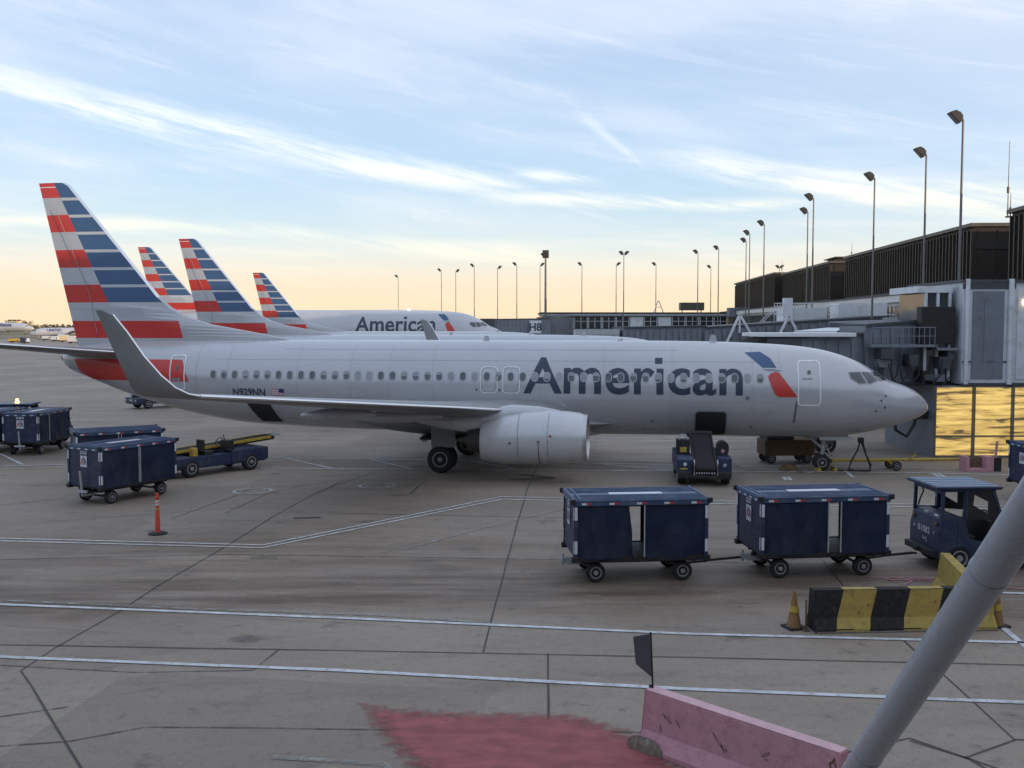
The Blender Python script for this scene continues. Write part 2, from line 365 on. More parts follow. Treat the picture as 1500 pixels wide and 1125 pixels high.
mb = MB(); mb.add([(-2500, 520, .004), (2500, 420, .004), (2800, 5900, .004), (-2800, 5900, .004)], [(0, 1, 2, 3)])
tag(mb.build('grass_field', M['grass']), kind='structure')
mb = MB(); mb.add([(-1500, 610, .008), (-60, 585, .008), (-60, 640, .008), (-1500, 670, .008)], [(0, 1, 2, 3)])
tag(mb.build('taxiway', M['apron']), kind='structure')

def worn(name, col, wear=.5, scale=5., rough=.6, edge=False, st=(1, 1, 1), soft=.10):
    m = bpy.data.materials.new(name); m.use_nodes = True; nt = m.node_tree; N = nt.nodes; L = nt.links
    b = N['Principled BSDF']; b.inputs['Base Color'].default_value = (*col, 1); b.inputs['Roughness'].default_value = rough
    tc = N.new('ShaderNodeTexCoord'); mp = N.new('ShaderNodeMapping'); mp.inputs['Scale'].default_value = st; L.new(tc.outputs['Object'], mp.inputs[0])
    n = N.new('ShaderNodeTexNoise'); n.inputs['Scale'].default_value = scale; n.inputs['Detail'].default_value = 10; n.inputs['Roughness'].default_value = .75
    L.new(mp.outputs[0], n.inputs['Vector']); src = n.outputs['Fac']
    if edge:
        at_ = N.new('ShaderNodeAttribute'); at_.attribute_name = 'cover'
        ad = N.new('ShaderNodeMath'); ad.operation = 'ADD'; L.new(src, ad.inputs[0]); L.new(at_.outputs['Fac'], ad.inputs[1])
        sb = N.new('ShaderNodeMath'); sb.operation = 'SUBTRACT'; L.new(ad.outputs[0], sb.inputs[0]); sb.inputs[1].default_value = .5; src = sb.outputs[0]
    mr = N.new('ShaderNodeMapRange'); mr.inputs[1].default_value = wear - soft; mr.inputs[2].default_value = wear + soft; L.new(src, mr.inputs[0])
    mu = N.new('ShaderNodeMath'); mu.operation = 'MULTIPLY'; mu.inputs[1].default_value = .93; L.new(mr.outputs[0], mu.inputs[0])
    L.new(mu.outputs[0], b.inputs['Alpha'])
    n2 = N.new('ShaderNodeTexNoise'); n2.inputs['Scale'].default_value = scale * .6; n2.inputs['Detail'].default_value = 8; L.new(mp.outputs[0], n2.inputs['Vector'])
    vm = N.new('ShaderNodeVectorMath'); vm.operation = 'SCALE'; vm.inputs[0].default_value = col
    r2 = N.new('ShaderNodeMapRange'); r2.inputs[1].default_value = .3; r2.inputs[2].default_value = .7; r2.inputs[3].default_value = .7; r2.inputs[4].default_value = 1.2
    L.new(n2.outputs['Fac'], r2.inputs[0]); L.new(r2.outputs[0], vm.inputs['Scale']); L.new(vm.outputs[0], b.inputs['Base Color'])
    return m
M['line'] = worn('white_line_paint', (.60, .62, .65), .36, 6)
M['lineworn'] = worn('worn_line_paint', (.46, .46, .45), .40, 6)
M['standline'] = worn('stand_line_paint', (.60, .60, .60), .36, 5)
M['faint'] = worn('faint_line_paint', (.30, .29, .27), .50, 4)
M['joint'] = worn('joint_sealant', (.035, .033, .032), .34, 3)
M['jointfaint'] = worn('faint_joint', (.075, .07, .066), .44, 3)
M['redzone'] = worn('red_zone_paint', (.32, .085, .085), .42, 4.5, .7, True, (.8, 1.3, 1), .15)
M['pinkline'] = worn('pink_line_paint', (.50, .16, .22), .42, 6)
M['yellowline'] = worn('yellow_line_paint', (.40, .27, .06), .48, 7)
def strip(mb, pts, w, z, sub=1.2, jitter=0.):
    pts = [Vector(p[:2]) for p in pts]; path = []
    for a, b in zip(pts, pts[1:]):
        n = max(1, int((b - a).length / sub))
        path += [a + (b - a) * (i / n) for i in range(n)]
    path.append(pts[-1]); vs = []
    for i, p in enumerate(path):
        d = (path[min(i + 1, len(path) - 1)] - path[max(i - 1, 0)]).normalized(); nrm = Vector((-d.y, d.x))
        j = (random.random() - .5) * jitter
        ww = w * (1 + (random.random() - .5) * (.5 if jitter else .06))
        vs += [(*(p + nrm * (ww / 2 + j)), z), (*(p - nrm * (ww / 2 - j)), z)]
    mb.add(vs, [(2 * i, 2 * i + 1, 2 * i + 3, 2 * i + 2) for i in range(len(path) - 1)])
def lines(name, polys, w, z, m, jitter=0.):
    mb = MB()
    for P_ in polys: strip(mb, [at(*p) for p in P_], w, z, jitter=jitter)
    return tag(mb.build(name, m), kind='structure')
def ext(a, b, t): return (a[0] + (b[0] - a[0]) * t, a[1] + (b[1] - a[1]) * t)
lines('joint_lines', [
    [(30, 983), (80, 950), (173, 897), (233, 857), (327, 803), (400, 757), (467, 720), (640, 660)],
    [(30, 983), (45, 1005), (120, 1125), (190, 1230)],
    [(-260, 941), (0, 945), (707, 957), (1000, 963), (1345, 971), (1388, 972), (1700, 979)],
    [(707, 957), (720, 906), (747, 807), (771, 720), (787, 682)], [(803, 958), (803, 1200)],
    [(1318, 934), (1350, 962), (1388, 994), (1486, 1084), (1700, 1090)], [(1332, 1085), (1420, 1112), (1500, 1160)],
    [(1228, 1106), (1268, 1096), (1332, 1082), (1456, 1125), (1560, 1165)],
    [(1415, 1110), (1486, 1084)],
    [(0, 684), (93, 682)], [(400, 713), (440, 712), (495, 704)], [(470, 722), (500, 704), (624, 702), (600, 725)],
    [(1205, 822), (1235, 858)],
], .032, .012, M['joint'], .02)
lines('faint_joint_lines', [
    [(-100, 1100), (100, 1087), (213, 1065), (353, 1067), (667, 1070), (920, 1073), (1060, 1074)],
    [(0, 975), (200, 985), (370, 982), (407, 952)], [(0, 1050), (100, 1036)], [(0, 820), (330, 812), (830, 820), (1180, 826)],
    [(0, 740), (95, 730)], [(330, 752), (395, 722), (440, 712)], [(480, 752), (900, 760)], [(200, 640), (620, 648), (700, 640)],
    [(250, 760), (345, 726), (372, 713)], [(860, 660), (1000, 668), (1400, 676)], [(1060, 750), (1330, 756)],
    [(0, 560), (95, 556)], [(100, 610), (700, 616)],
], .04, .008, M['jointfaint'], .04)
lines('white_lines', [
    [(-400, 870), (0, 886), (500, 906), (1000, 929), (1500, 942), (1750, 949)],
    [(-400, 948), (0, 963), (500, 983), (1000, 1010), (1500, 1030), (1800, 1042)],
    [(1463, 915), (1500, 946), (1560, 996)], [(1436, 868), (1500, 870), (1700, 875)],
], .13, .016, M['line'])
dbl = [(-300, 787), (0, 791), (385, 801), (735, 730), (1085, 737), (1340, 741), (1800, 752)]
lines('service_road_lines', [[(x, y - 2.0) for x, y in dbl], [(x, y + 2.0) for x, y in dbl]], .10, .016, M['standline'])
lines('stand_lines', [
    [(383, 671), (620, 674), (860, 679), (990, 681)], [(1085, 683), (1235, 684), (1420, 688)], [(370, 686), (620, 688), (985, 690), (1350, 693), (1500, 697)],
    [(420, 672), (485, 686)], [(535, 672), (608, 688)], [(690, 676), (760, 688)], [(880, 680), (990, 690)], [(1085, 684), (1190, 693)],
    [(860, 641), (1135, 643)], [(860, 645), (1120, 647)], [(1118, 648), (1135, 668)], [(1128, 648), (1145, 668)],
    [(0, 665), (33, 681)], [(-30, 684), (96, 681)], [(1236, 688), (1250, 700)], [(1148, 699), (1151, 704)], [(1155, 699), (1158, 704)],
    [(1366, 694), (1378, 700)], [(1374, 694), (1386, 700)], [(300, 612), (700, 617)],
], .15, .017, M['standline'])
lines('old_faint_lines', [[(560, 809), (600, 803), (700, 776), (830, 745)], [(0, 880), (300, 893), (560, 902), (760, 916)], [(0, 575), (95, 573)], [(400, 1110), (560, 1120), (640, 1180)]], .12, .014, M['faint'])
lines('pink_lines', [[(1300, 850), (1345, 850), (1500, 864)], [(1300, 847), (1345, 846), (1325, 858), (1298, 848)], [(1260, 846), (1440, 851), (1560, 855)]], .06, .018, M['pinkline'])
lines('yellow_lines', [[(-30, 690), (98, 686)], [(395, 722), (408, 721)], [(575, 712), (590, 713)], [(600, 712), (612, 713)]], .10, .018, M['yellowline'])
lines('tyre_marks', [[(760, 695), (815, 700)], [(748, 703), (810, 701)], [(430, 760), (470, 758)], [(905, 676), (985, 679)]], .16, .010, M['joint'], .2)
for i, (px, py) in enumerate(((370, 720), (553, 712))):
    c = at(px, py); mb = MB(); n = 40
    for r0, r1 in ((.60, .72), (.42, .47)):
        vs = []
        for j in range(n):
            a = 2 * pi * j / n; vs += [(r0 * cos(a), r0 * sin(a), 0), (r1 * cos(a), r1 * sin(a), 0)]
        mb.add(vs, [(2 * j, 2 * j + 1, (2 * j + 3) % (2 * n), (2 * j + 2) % (2 * n)) for j in range(n)])
    o = mb.build('hydrant_ring_marking', M['lineworn']); o.location = (c.x, c.y, .018); tag(o, kind='structure')
# red painted keep-clear zone, worn away at its edges
pts = [at(x, y) for x, y in ((510, 1024), (590, 1034), (660, 1040), (720, 1040), (850, 1044), (925, 1068), (1000, 1110), (1060, 1190), (1060, 1320), (740, 1320), (620, 1160), (545, 1078))]
bm = bmesh.new(); f = bm.faces.new([bm.verts.new((p.x, p.y, .014)) for p in pts])
for ax in (0, 1):
    lo = min(p[ax] for p in pts); hi = max(p[ax] for p in pts); t = lo + .2
    while t < hi:
        nn = Vector((1, 0, 0)) if ax == 0 else Vector((0, 1, 0))
        bmesh.ops.bisect_plane(bm, geom=bm.verts[:] + bm.edges[:] + bm.faces[:], plane_co=nn * t, plane_no=nn); t += .2
me = bpy.data.meshes.new('red_zone'); bm.to_mesh(me); bm.free(); me.materials.append(M['redzone'])
ca = me.attributes.new('cover', 'FLOAT', 'POINT')
for v in me.vertices:
    d = min(((v.co.xy - (a.xy + (b.xy - a.xy) * max(0, min(1, (v.co.xy - a.xy).dot(b.xy - a.xy) / (b.xy - a.xy).length_squared)))).length) for a, b in zip(pts, pts[1:] + pts[:1]))
    ca.data[v.index].value = min(.70, .22 + d * .85)
o = bpy.data.objects.new('red_zone_marking', me); COL.objects.link(o); tag(o, kind='structure')
# ------------------------------------------------------------------ airliners
# s = metres aft of the nose tip, l = metres to starboard, z = metres above the apron
PROF = [  # s, bottom, top, half width
 (-.20, 2.66, 2.70, .02), (-.17, 2.56, 2.80, .13), (-.08, 2.45, 2.96, .27), (.10, 2.32, 3.16, .44), (.40, 2.16, 3.39, .66), (.75, 2.03, 3.57, .84), (1.10, 1.92, 3.69, .99), (1.40, 1.84, 3.80, 1.09), (1.70, 1.76, 3.98, 1.19),
 (2.0, 1.68, 4.18, 1.30), (2.5, 1.58, 4.49, 1.46), (3.3, 1.46, 4.82, 1.64), (4.2, 1.41, 5.06, 1.77), (5.2, 1.39, 5.20, 1.84), (6.7, 1.38, 5.30, 1.87), (9, 1.38, 5.37, 1.88), (13, 1.38, 5.40, 1.88), (18, 1.38, 5.40, 1.88),
 (22, 1.40, 5.40, 1.88), (25, 1.46, 5.40, 1.88), (27, 1.54, 5.39, 1.86), (29, 1.64, 5.38, 1.80), (30.7, 1.87, 5.37, 1.68), (32.4, 2.20, 5.35, 1.48), (33.5, 2.48, 5.32, 1.32), (34.7, 2.84, 5.28, 1.12), (36, 3.28, 5.22, .86),
 (37, 3.66, 5.12, .64), (37.8, 3.96, 5.00, .44), (38.15, 4.18, 4.90, .28), (38.3, 4.45, 4.70, .10)]
def prof(s):
    P_ = PROF
    if s <= P_[0][0]: return P_[0][1:]
    for i in range(len(P_) - 1):
        if s <= P_[i + 1][0]:
            p0 = P_[max(i - 1, 0)]; p1 = P_[i]; p2 = P_[i + 1]; p3 = P_[min(i + 2, len(P_) - 1)]
            h = p2[0] - p1[0]; t = (s - p1[0]) / h; out = []
            for k in (1, 2, 3):
                d1 = (p2[k] - p1[k]) / h
                da = (p1[k] - p0[k]) / (p1[0] - p0[0]) if i else d1; db = (p3[k] - p2[k]) / (p3[0] - p2[0]) if i + 2 < len(P_) else d1
                m1 = 0 if da * d1 <= 0 else 2 * da * d1 / (da + d1); m2 = 0 if db * d1 <= 0 else 2 * db * d1 / (db + d1)
                out.append((2 * t**3 - 3 * t * t + 1) * p1[k] + (t**3 - 2 * t * t + t) * h * m1 + (-2 * t**3 + 3 * t * t) * p2[k] + (t**3 - t * t) * h * m2)
            return out
    return P_[-1][1:]
def surf(s, z, off=0., side=1):
    zb, zt, w = prof(s); zc = (zb + zt) / 2; h = (zt - zb) / 2
    u = max(-.997, min(.997, (z - zc) / h)); l = w * sqrt(1 - u * u); zz = zc + u * h
    n = Vector((0, l / (w * w), (zz - zc) / (h * h))).normalized()
    return (s, side * (l + off * n.y), zz + off * n.z)
def ident(s, l, z): return (s, l, z)
def wide(s, l, z):   # the long wide-body: same scheme on a larger aircraft
    zz = 2.3 + (z - 1.38) * 1.55 if z < 5.4 else 8.53 + (z - 5.4) * (18.5 - 8.53) / 7.22
    return (s * 1.49, l * 1.5, zz)
class AC:
    def __init__(s, root, warp): s.root = root; s.w = warp
    def L(s, p): q = s.w(*p); return (-q[0], -q[1], q[2])
    def fin(s, mb, name, mats, parent=None, smooth=True, raw=False):
        mb.v = [(-v[0], -v[1], v[2]) if raw else s.L(v) for v in mb.v]
        return mb.build(name, mats, parent or s.root, smooth)
    def decal(s, polys, off, name, mats, parent=None, side=1, step=.10, mis=None, sstep=None):
        """thin paint or glass laid on the fuselage side: flat (s, z) polygons wrapped on the skin"""
        bm = bmesh.new()
        for k, (vs, fs) in enumerate(polys):
            bv = [bm.verts.new((a, b, 0)) for a, b in vs]
            for f in fs:
                try: bf = bm.faces.new([bv[i] for i in f]); bf.material_index = mis[k] if mis else 0
                except ValueError: pass
        for ax, stp in ((1, step), (0, sstep)):
            if not stp: continue
            lo = min(v.co[ax] for v in bm.verts); hi = max(v.co[ax] for v in bm.verts); t = lo + stp
            nn = Vector((1, 0, 0)) if ax == 0 else Vector((0, 1, 0))
            while t < hi - .01:
                bmesh.ops.bisect_plane(bm, geom=bm.verts[:] + bm.edges[:] + bm.faces[:], plane_co=nn * t, plane_no=nn); t += stp
        offs = off if isinstance(off, (list, tuple)) else [off] * 9
        vo = {}
        for f in bm.faces:
            for v in f.verts: vo[v.index if False else v] = offs[f.material_index]
        mb = MB(); idx = {v: i for i, v in enumerate(bm.verts)}
        vs = [surf(v.co.x, v.co.y, vo.get(v, offs[0]), side) for v in bm.verts]
        for f in bm.faces: mb.f.append(tuple(idx[v] for v in f.verts)); mb.m.append(f.material_index)
        mb.v = vs; bm.free()
        o = s.fin(mb, name, mats, parent, True)
        # make sure the faces look outwards
        me = o.data; c = sum((p.normal.y for p in me.polygons)) / max(1, len(me.polygons))
        if c * side > 0: me.flip_normals()
        return o
def rrect(cs, cz, w, h, r=.08, n=5):
    pts = []
    for qx, qz, a0 in ((1, 1, 0), (-1, 1, 90), (-1, -1, 180), (1, -1, 270)):
        for j in range(n + 1):
            a = R(a0 + 90 * j / n); pts.append((cs + qx * (w / 2 - r) + r * cos(a), cz + qz * (h / 2 - r) + r * sin(a)))
    return pts
def poly(pts): return (pts, [tuple(range(len(pts)))])
def ring(outer, inner):
    n = len(outer); return (outer + inner, [(j, (j + 1) % n, n + (j + 1) % n, n + j) for j in range(n)])
def airfoil(le, te, z, t, l, n=9, cam_=.0, vert=False, up=None):
    """closed section ring at station l; x from le to te"""
    c = te - le; up = up or (0, 1)
    xs = [(1 - cos(pi * i / n)) / 2 for i in range(n + 1)]
    def th(x): return 5 * t * (.2969 * sqrt(x) - .126 * x - .3516 * x * x + .2843 * x**3 - .1015 * x**4) + .0006
    pts = [(x, th(x)) for x in xs] + [(x, -th(x)) for x in reversed(xs[1:-1])]
    return [(le + x * c, l + up[0] * y * c, z + up[1] * y * c) for x, y in pts]
def wheel(ac, c, r, w, axis_l=1, parent=None, name='wheel'):
    mb = MB(); hw = w / 2
    mb.lathe(c, (0, 1, 0), [(-hw, r * .55), (-hw * 1.0, r * .86), (-hw * .75, r * .97), (-hw * .3, r), (hw * .3, r), (hw * .75, r * .97), (hw, r * .86), (hw, r * .55)], 28)
    o = ac.fin(mb, name, M['black'], parent)
    mb = MB()
    for sg in (1, -1):
        mb.lathe((c[0], c[1] + sg * hw * .8, c[2]), (0, sg, 0), [(0, r * .56), (hw * .30, r * .56), (hw * .32, r * .50), (hw * .05, r * .42), (hw * .05, r * .2), (hw * .35, r * .17), (hw * .37, .01)], 24)
    for k in range(9):
        a = 2 * pi * k / 9
        for sg in (1, -1): mb.cyl((c[0] + r * .33 * cos(a), c[1] + sg * hw * .78, c[2] + r * .33 * sin(a)), (c[0] + r * .33 * cos(a), c[1] + sg * hw * .92, c[2] + r * .33 * sin(a)), r * .05, n=6)
    ac.fin(mb, 'rim', M['rim'], o); return o

def make_airliner(name, loc, yaw, label, warp=ident, winglets=True, detail=True, group=None, wing_lift=0., titles=True, stripes=True, plain_tail=None, wmul=1., title_s=(7.39, 16.32)):
    root = empty(name, loc, yaw, label, 'airliner', group); ac = AC(root, warp)
    # fuselage
    mb = MB(); rings = []; NN = 56
    ss = []; s = -.20
    while s < 38.3: ss.append(s); s += .06 if s < .2 else .18 if s < 6 else .6 if s < 27 else .35
    ss.append(38.3)
    for s in ss:
        zb, zt, w_ = prof(s); zc = (zb + zt) / 2; h = (zt - zb) / 2
        rings.append([(s, w_ * cos(2 * pi * j / NN), zc + h * sin(2 * pi * j / NN)) for j in range(NN)])
    mb.loft(rings); fus = ac.fin(mb, 'fuselage', M['silver'])
    # wing to body fairing
    mb = MB(); rings = []
    for i in range(15):
        t = i / 14; s = 12.6 + 11.2 * t; k = sin(pi * t) ** .45
        rings.append([(s, (1.5 + .52 * k) * cos(a), 1.95 + (.0 + .80 * k) * sin(a) * (1.0 if sin(a) < 0 else .8)) for a in [2 * pi * j / 28 for j in range(28)]])
    mb.loft(rings); ac.fin(mb, 'belly_fairing', M['greypaint'])
    # fin and dorsal fillet: grid with the stripes as real colour breaks
    TE = lambda z: 37.56 + (z - 5.3) * (39.28 - 37.56) / (12.62 - 5.3)
    LEp = [(5.0, 27.0), (5.42, 27.2), (5.69, 28.6), (6.09, 30.9), (6.44, 32.0), (6.84, 32.78), (7.34, 33.37), (12.45, 37.66), (12.62, 37.95)]
    def LE(z):
        for (z0, a), (z1, b) in zip(LEp, LEp[1:]):
            if z <= z1: return a + (b - a) * max(0, (z - z0)) / (z1 - z0)
        return LEp[-1][1]
    BD = lambda z: 38.49 + (12.62 - z) * (35.84 - 38.49) / (12.62 - 7.1)
    bands = [12.62, 11.93, 11.14, 10.35, 9.53, 8.71, 7.92, 7.10, 6.25, 5.46]
    rows = set([4.9, 5.0, 5.2, 5.42, 5.46, 5.6, 5.75, 5.9, 6.09, 6.25, 6.44, 6.6, 6.84, 7.0, 7.2, 7.34, 12.45] + bands)
    for b in bands[1:8]: rows.add(round(b - .13, 3) if b > 7.2 else b)
    rows.update((12.44, 12.40))
    rows = sorted(rows, reverse=True); mats = [M['fingrey'], M['finred'], M['finblue'], M['chrome'], M['silver'], M['white']]
    def cols(z):
        te, le = TE(z), LE(z); bd = min(BD(z), te - .3); mg = max(le + .13, le + .05 * (te - le) * (z > 7.3) * .6)
        c1 = max(mg + .01, min(bd, te - .2))
        b3 = max(mg + .005, min(c1 - .001, 32.2 + (z - 5.46) * .25 if z < 6.9 else c1 - .001))
        return [te, te + (c1 - te) * .5, c1, c1 + (b3 - c1) * .5, b3, mg, le]
    mb = MB(); nc = 7
    for sd_ in (1, -1):
        base = len(mb.v)
        for z in rows:
            te, le = TE(z), LE(z); ch = te - le
            for x in cols(z):
                t = (x - le) / ch; tk = 5 * .10 * min(ch, 5.2) * (.2969 * sqrt(max(t, 0)) - .126 * t - .3516 * t * t + .2843 * t**3 - .1036 * t**4)
                if ch > 5.2: tk = max(tk, 0) * .9
                mb.v.append((x, sd_ * max(tk, 0), z))
        for i in range(len(rows) - 1):
            zm = (rows[i] + rows[i + 1]) / 2
            for j in range(nc - 1):
                mi = 0
                k = next((q for q in range(9) if bands[q + 1] <= zm <= bands[q]), None)
                if j == 5: mi = 3 if zm > 7.3 else 4
                elif k is not None and k <= 6:
                    if j in (2, 3, 4): mi = 2 if not (k > 0 and zm > bands[k] - .13) else 0
                    else: mi = (1 if k % 2 == 0 else 0)
                    if k == 0 and 12.40 < zm < 12.44 and j < 2: mi = 5
                elif k == 8: mi = 1 if j <= 3 else 4
                elif k == 7: mi = 0 if j <= 3 else 4
                else: mi = 4
                if not stripes: mi = 4 if plain_tail is None else plain_tail
                a = base + i * nc + j; q = (a, a + 1, a + nc + 1, a + nc)
                mb.f.append(q); mb.m.append(mi)
    n0 = len(rows) * nc
    mb.f.append(tuple(range(nc)) + tuple(n0 + j for j in reversed(range(nc)))); mb.m.append(0)
    for i in range(len(rows) - 1): mb.f.append((i * nc, n0 + i * nc, n0 + (i + 1) * nc, (i + 1) * nc)); mb.m.append(0)
    tf = ac.fin(mb, 'tail_fin', mats, smooth=False)
    # rudder hinge line
    if detail:
        mb = MB(); mb.tube([(TE(z) - .3 * (TE(z) - LE(max(z, 7.4))) * .95, .17, z) for z in (5.7, 7.5, 9.5, 11.4)], .012, 5); ac.fin(mb, 'rudder_seam', M['decal_grey'], tf)
    # stabilisers
    for sg in (1, -1):
        mb = MB(); rings = []
        for l, le, te, z, t in ((.4, 33.6, 37.9, 4.72, .10), (1.5, 34.45, 38.1, 4.83, .10), (4, 36.2, 38.85, 5.08, .10), (6.9, 38.2, 39.65, 5.37, .09), (7.15, 38.5, 39.7, 5.39, .05)):
            rings.append([(a, sg * b, c) for a, b, c in airfoil(le, te, z, t, l)])
        mb.loft(rings); st = ac.fin(mb, 'stabilizer', M['greypaint'])
        mb = MB(); mb.tube([(33.85, sg * .7, 4.75), (34.43, sg * 1.5, 4.83), (36.18, sg * 4, 5.08), (38.18, sg * 6.9, 5.37)], .055, 8); ac.fin(mb, 'leading_edge', M['chrome'], st)
    # wings
    wz = lambda l: 2.25 + .107 * l + (wing_lift * (l / 17.2) ** 2)
    wl = lambda l: 16.7 + (l - 4.83) * .52 if l > 4.0 else 14.55 + (l - 1.9) * (16.27 - 14.55) / 2.1
    wt = lambda l: 22.3 if l < 5.7 else 22.3 + (l - 5.7) * (24.85 - 22.3) / 11.5
    for sg in (1, -1):
        mb = MB(); rings = []; mul = wmul
        for l in (1.0, 1.9, 3.0, 4.0, 4.83, 5.7, 8, 11, 14, 16.2, 17.2):
            t = .135 - .045 * min(1, l / 10)
            rings.append([(a if mul == 1 else 19 + (a - 14) * 1.35 , sg * b * mul, c) for a, b, c in airfoil(wl(l), wt(l), wz(l), t, l)])
        raw = mul != 1
        mb.loft(rings); wg = ac.fin(mb, 'wing', M['greypaint'], raw=raw)
        if raw: continue
        mb = MB(); mb.tube([(wl(l) - .015, sg * l, wz(l) + .0) for l in (1.9, 3, 4, 4.83, 5.7, 8, 11, 14, 17.2)], .052, 8)
        ac.fin(mb, 'leading_edge', M['chrome'], wg)
        if winglets:
            mb = MB(); rings = []
            for l, z, le, c, up in ((17.2, wz(17.2), wl(17.2), 1.62, (0, 1)), (17.42, wz(17.2) + .07, 23.35, 1.52, (-.35, .93)), (17.62, wz(17.2) + .25, 23.62, 1.28, (-.7, .7)), (17.76, wz(17.2) + .58, 23.95, 1.02, (-.93, .35)), (17.85, wz(17.2) + 1.1, 24.38, .80, (-.98, .17)),
                                    (17.98, wz(17.2) + 1.75, 24.78, .62, (-.98, .17)), (18.08, wz(17.2) + 2.22, 25.12, .43, (-.98, .17)), (18.10, wz(17.2) + 2.34, 25.40, .20, (-.98, .17))):
                rings.append([(a, sg * b, d) for a, b, d in airfoil(le, le + c, z, .085, l, up=up)])
            mb.loft(rings); wl_ = ac.fin(mb, 'winglet', M['greypaint'])
            mb = MB(); mb.tube([(a - .01, sg * b, d) for b, d, a in ((17.2, wz(17.2), wl(17.2)), (17.42, wz(17.2) + .07, 23.35), (17.62, wz(17.2) + .25, 23.62), (17.76, wz(17.2) + .58, 23.95), (17.85, wz(17.2) + 1.1, 24.38), (17.98, wz(17.2) + 1.75, 24.78), (18.08, wz(17.2) + 2.22, 25.12))], .03, 6)
            ac.fin(mb, 'leading_edge', M['chrome'], wl_)
        for l, ln in ((6.3, 3.6), (9.6, 2.7)):     # flap track fairings
            mb = MB(); s0 = wt(l) - ln * 1.02; rings = []
            for i in range(9):
                t = i / 8; k = sin(pi * min(.97, max(.03, t))) ** .6; rings.append([(s0 + ln * t, sg * l + .17 * k * cos(a), wz(l) - .30 - .10 * t + .24 * k * sin(a)) for a in [2 * pi * j / 12 for j in range(12)]])
            mb.loft(rings); ac.fin(mb, 'flap_fairing', M['silver'])
        # engine
        cx, cz = sg * 4.83, 1.70
        def nac(mb, pr, sq=0., n=36, close=False):
            rg = [[(s, cx + r * cos(2 * pi * j / n), cz + zc_ + r * sin(2 * pi * j / n) * (1 - (.10 if sin(2 * pi * j / n) < -.2 else 0) * max(0, 1 - (s - 13.4) / 3))) for j in range(n)] for s, r, zc_ in pr]
            mb.loft(rg, caps=close)
        mb = MB(); nac(mb, [(13.55, .955, -.02), (13.75, 1.005, -.01), (14.2, 1.055, 0), (15.0, 1.075, 0), (15.8, 1.05, -.02), (16.6, .96, -.08), (17.3, .83, -.13), (17.5, .78, -.14), (17.5, .62, -.14), (16.6, .60, -.12)])
        en = ac.fin(mb, 'engine_nacelle', M['nacelle'])
        mb = MB(); nac(mb, [(14.7, .76, 0), (14.2, .79, 0), (13.75, .80, -.02), (13.50, .84, -.02), (13.40, .89, -.02), (13.42, .935, -.02), (13.552, .958, -.02)]); ac.fin(mb, 'inlet_lip', M['lipmetal'], en)
        mb = MB(); mb.lathe((14.45, cx, cz), (-1, 0, 0), [(0, .78), (.02, .78), (.021, .22), (.25, .12), (.36, .01)], 28)
        for k in range(24):
            a = 2 * pi * k / 24; mb.beam((14.40, cx + .2 * cos(a), cz + .2 * sin(a)), (14.36, cx + .76 * cos(a), cz + .76 * sin(a)), .13, .015)
        ac.fin(mb, 'fan', M['darkmetal'], en)
        mb = MB(); mb.lathe((16.9, cx, cz - .13), (1, 0, 0), [(0, .58), (.5, .57), (1.0, .47), (1.18, .42), (1.18, .36), (.9, .34)], 28); mb.lathe((17.7, cx, cz - .13), (1, 0, 0), [(0, .30), (.4, .24), (.85, .03)], 20)
        ac.fin(mb, 'exhaust', M['darkmetal'], en)
        mb = MB(); rings = [[(s, cx + w_ * cos(a), z0 + (z1 - z0) * (.5 + .5 * sin(a))) for a in [2 * pi * j / 14 for j in range(14)]] for s, w_, z0, z1 in ((14.5, .08, 2.55, 2.78), (15.3, .20, 2.3, 2.93), (16.4, .24, 2.2, 2.98), (17.6, .22, 1.8, 2.7), (19.2, .18, 2.0, 2.55), (20.4, .05, 2.3, 2.5))]
        mb.loft(rings); ac.fin(mb, 'pylon', M['nacelle'], en)
        if detail and sg == 1:
            mb = MB(); n = 60
            for s_, r_ in ((14.85, 1.076), (16.0, 1.046)):
                mb.tube([(s_, cx + r_ * cos(a), cz + r_ * sin(a) - (.02 if s_ > 15.5 else 0)) for a in [R(-80 + 150 * q / 24) for q in range(25)]], .008, 4)
            ac.fin(mb, 'cowl_seam', M['decal_grey'], en)
            mb = MB(); mb.tube([(15.2, cx + 1.075 * cos(a), cz + 1.075 * sin(a)) for a in [R(-6), R(-25), R(-45), R(-62)]], .017, 5)
            ac.fin(mb, 'drain_mast_line', M['brownmetal'], en)
            for s_, z_, m_ in ((14.75, 1.88, 'logored'), (15.2, 1.66, 'seam'), (16.3, 1.58, 'seam')):
                yy = cx + sqrt(max(0, 1.07 ** 2 - (z_ - cz) ** 2)) - (.07 if s_ > 16 else 0)
                mb = MB(); mb.lathe((s_, yy - .01, z_), (0, 1, 0), [(0, .05), (.02, .05), (.021, .01)], 10); ac.fin(mb, 'service_marking', M[m_], en)
        # main gear
        mb = MB(); gx = sg * 2.86
        mb.cyl((19.55, gx, .56), (19.4, gx - sg * .05, 2.3), .13, .16, 14); mb.cyl((19.55, gx - sg * .38, .56), (19.55, gx + sg * .38, .56), .09, n=12)
        mb.beam((19.5, gx, 1.2), (18.7, gx - sg * .6, 2.1), .12); mb.beam((19.6, gx, .75), (20.0, gx, 1.05), .06); mb.beam((20.0, gx, 1.05), (19.55, gx, 1.45), .06)
        mb.tube([(19.7, gx + .05, .7), (19.8, gx + .1, 1.2), (19.6, gx + .12, 1.9)], .02, 6)
        lg = ac.fin(mb, 'main_gear_leg', M['gear'])
        mb = MB(); mb.box((19.42, gx + sg * .42, 1.62), (1.0, .05, 1.1)); ac.fin(mb, 'gear_door', M['greypaint'], lg, smooth=False)
        for o_ in (-.29, .29): wheel(ac, (19.55, gx + o_, .565), .565, .40, parent=lg)
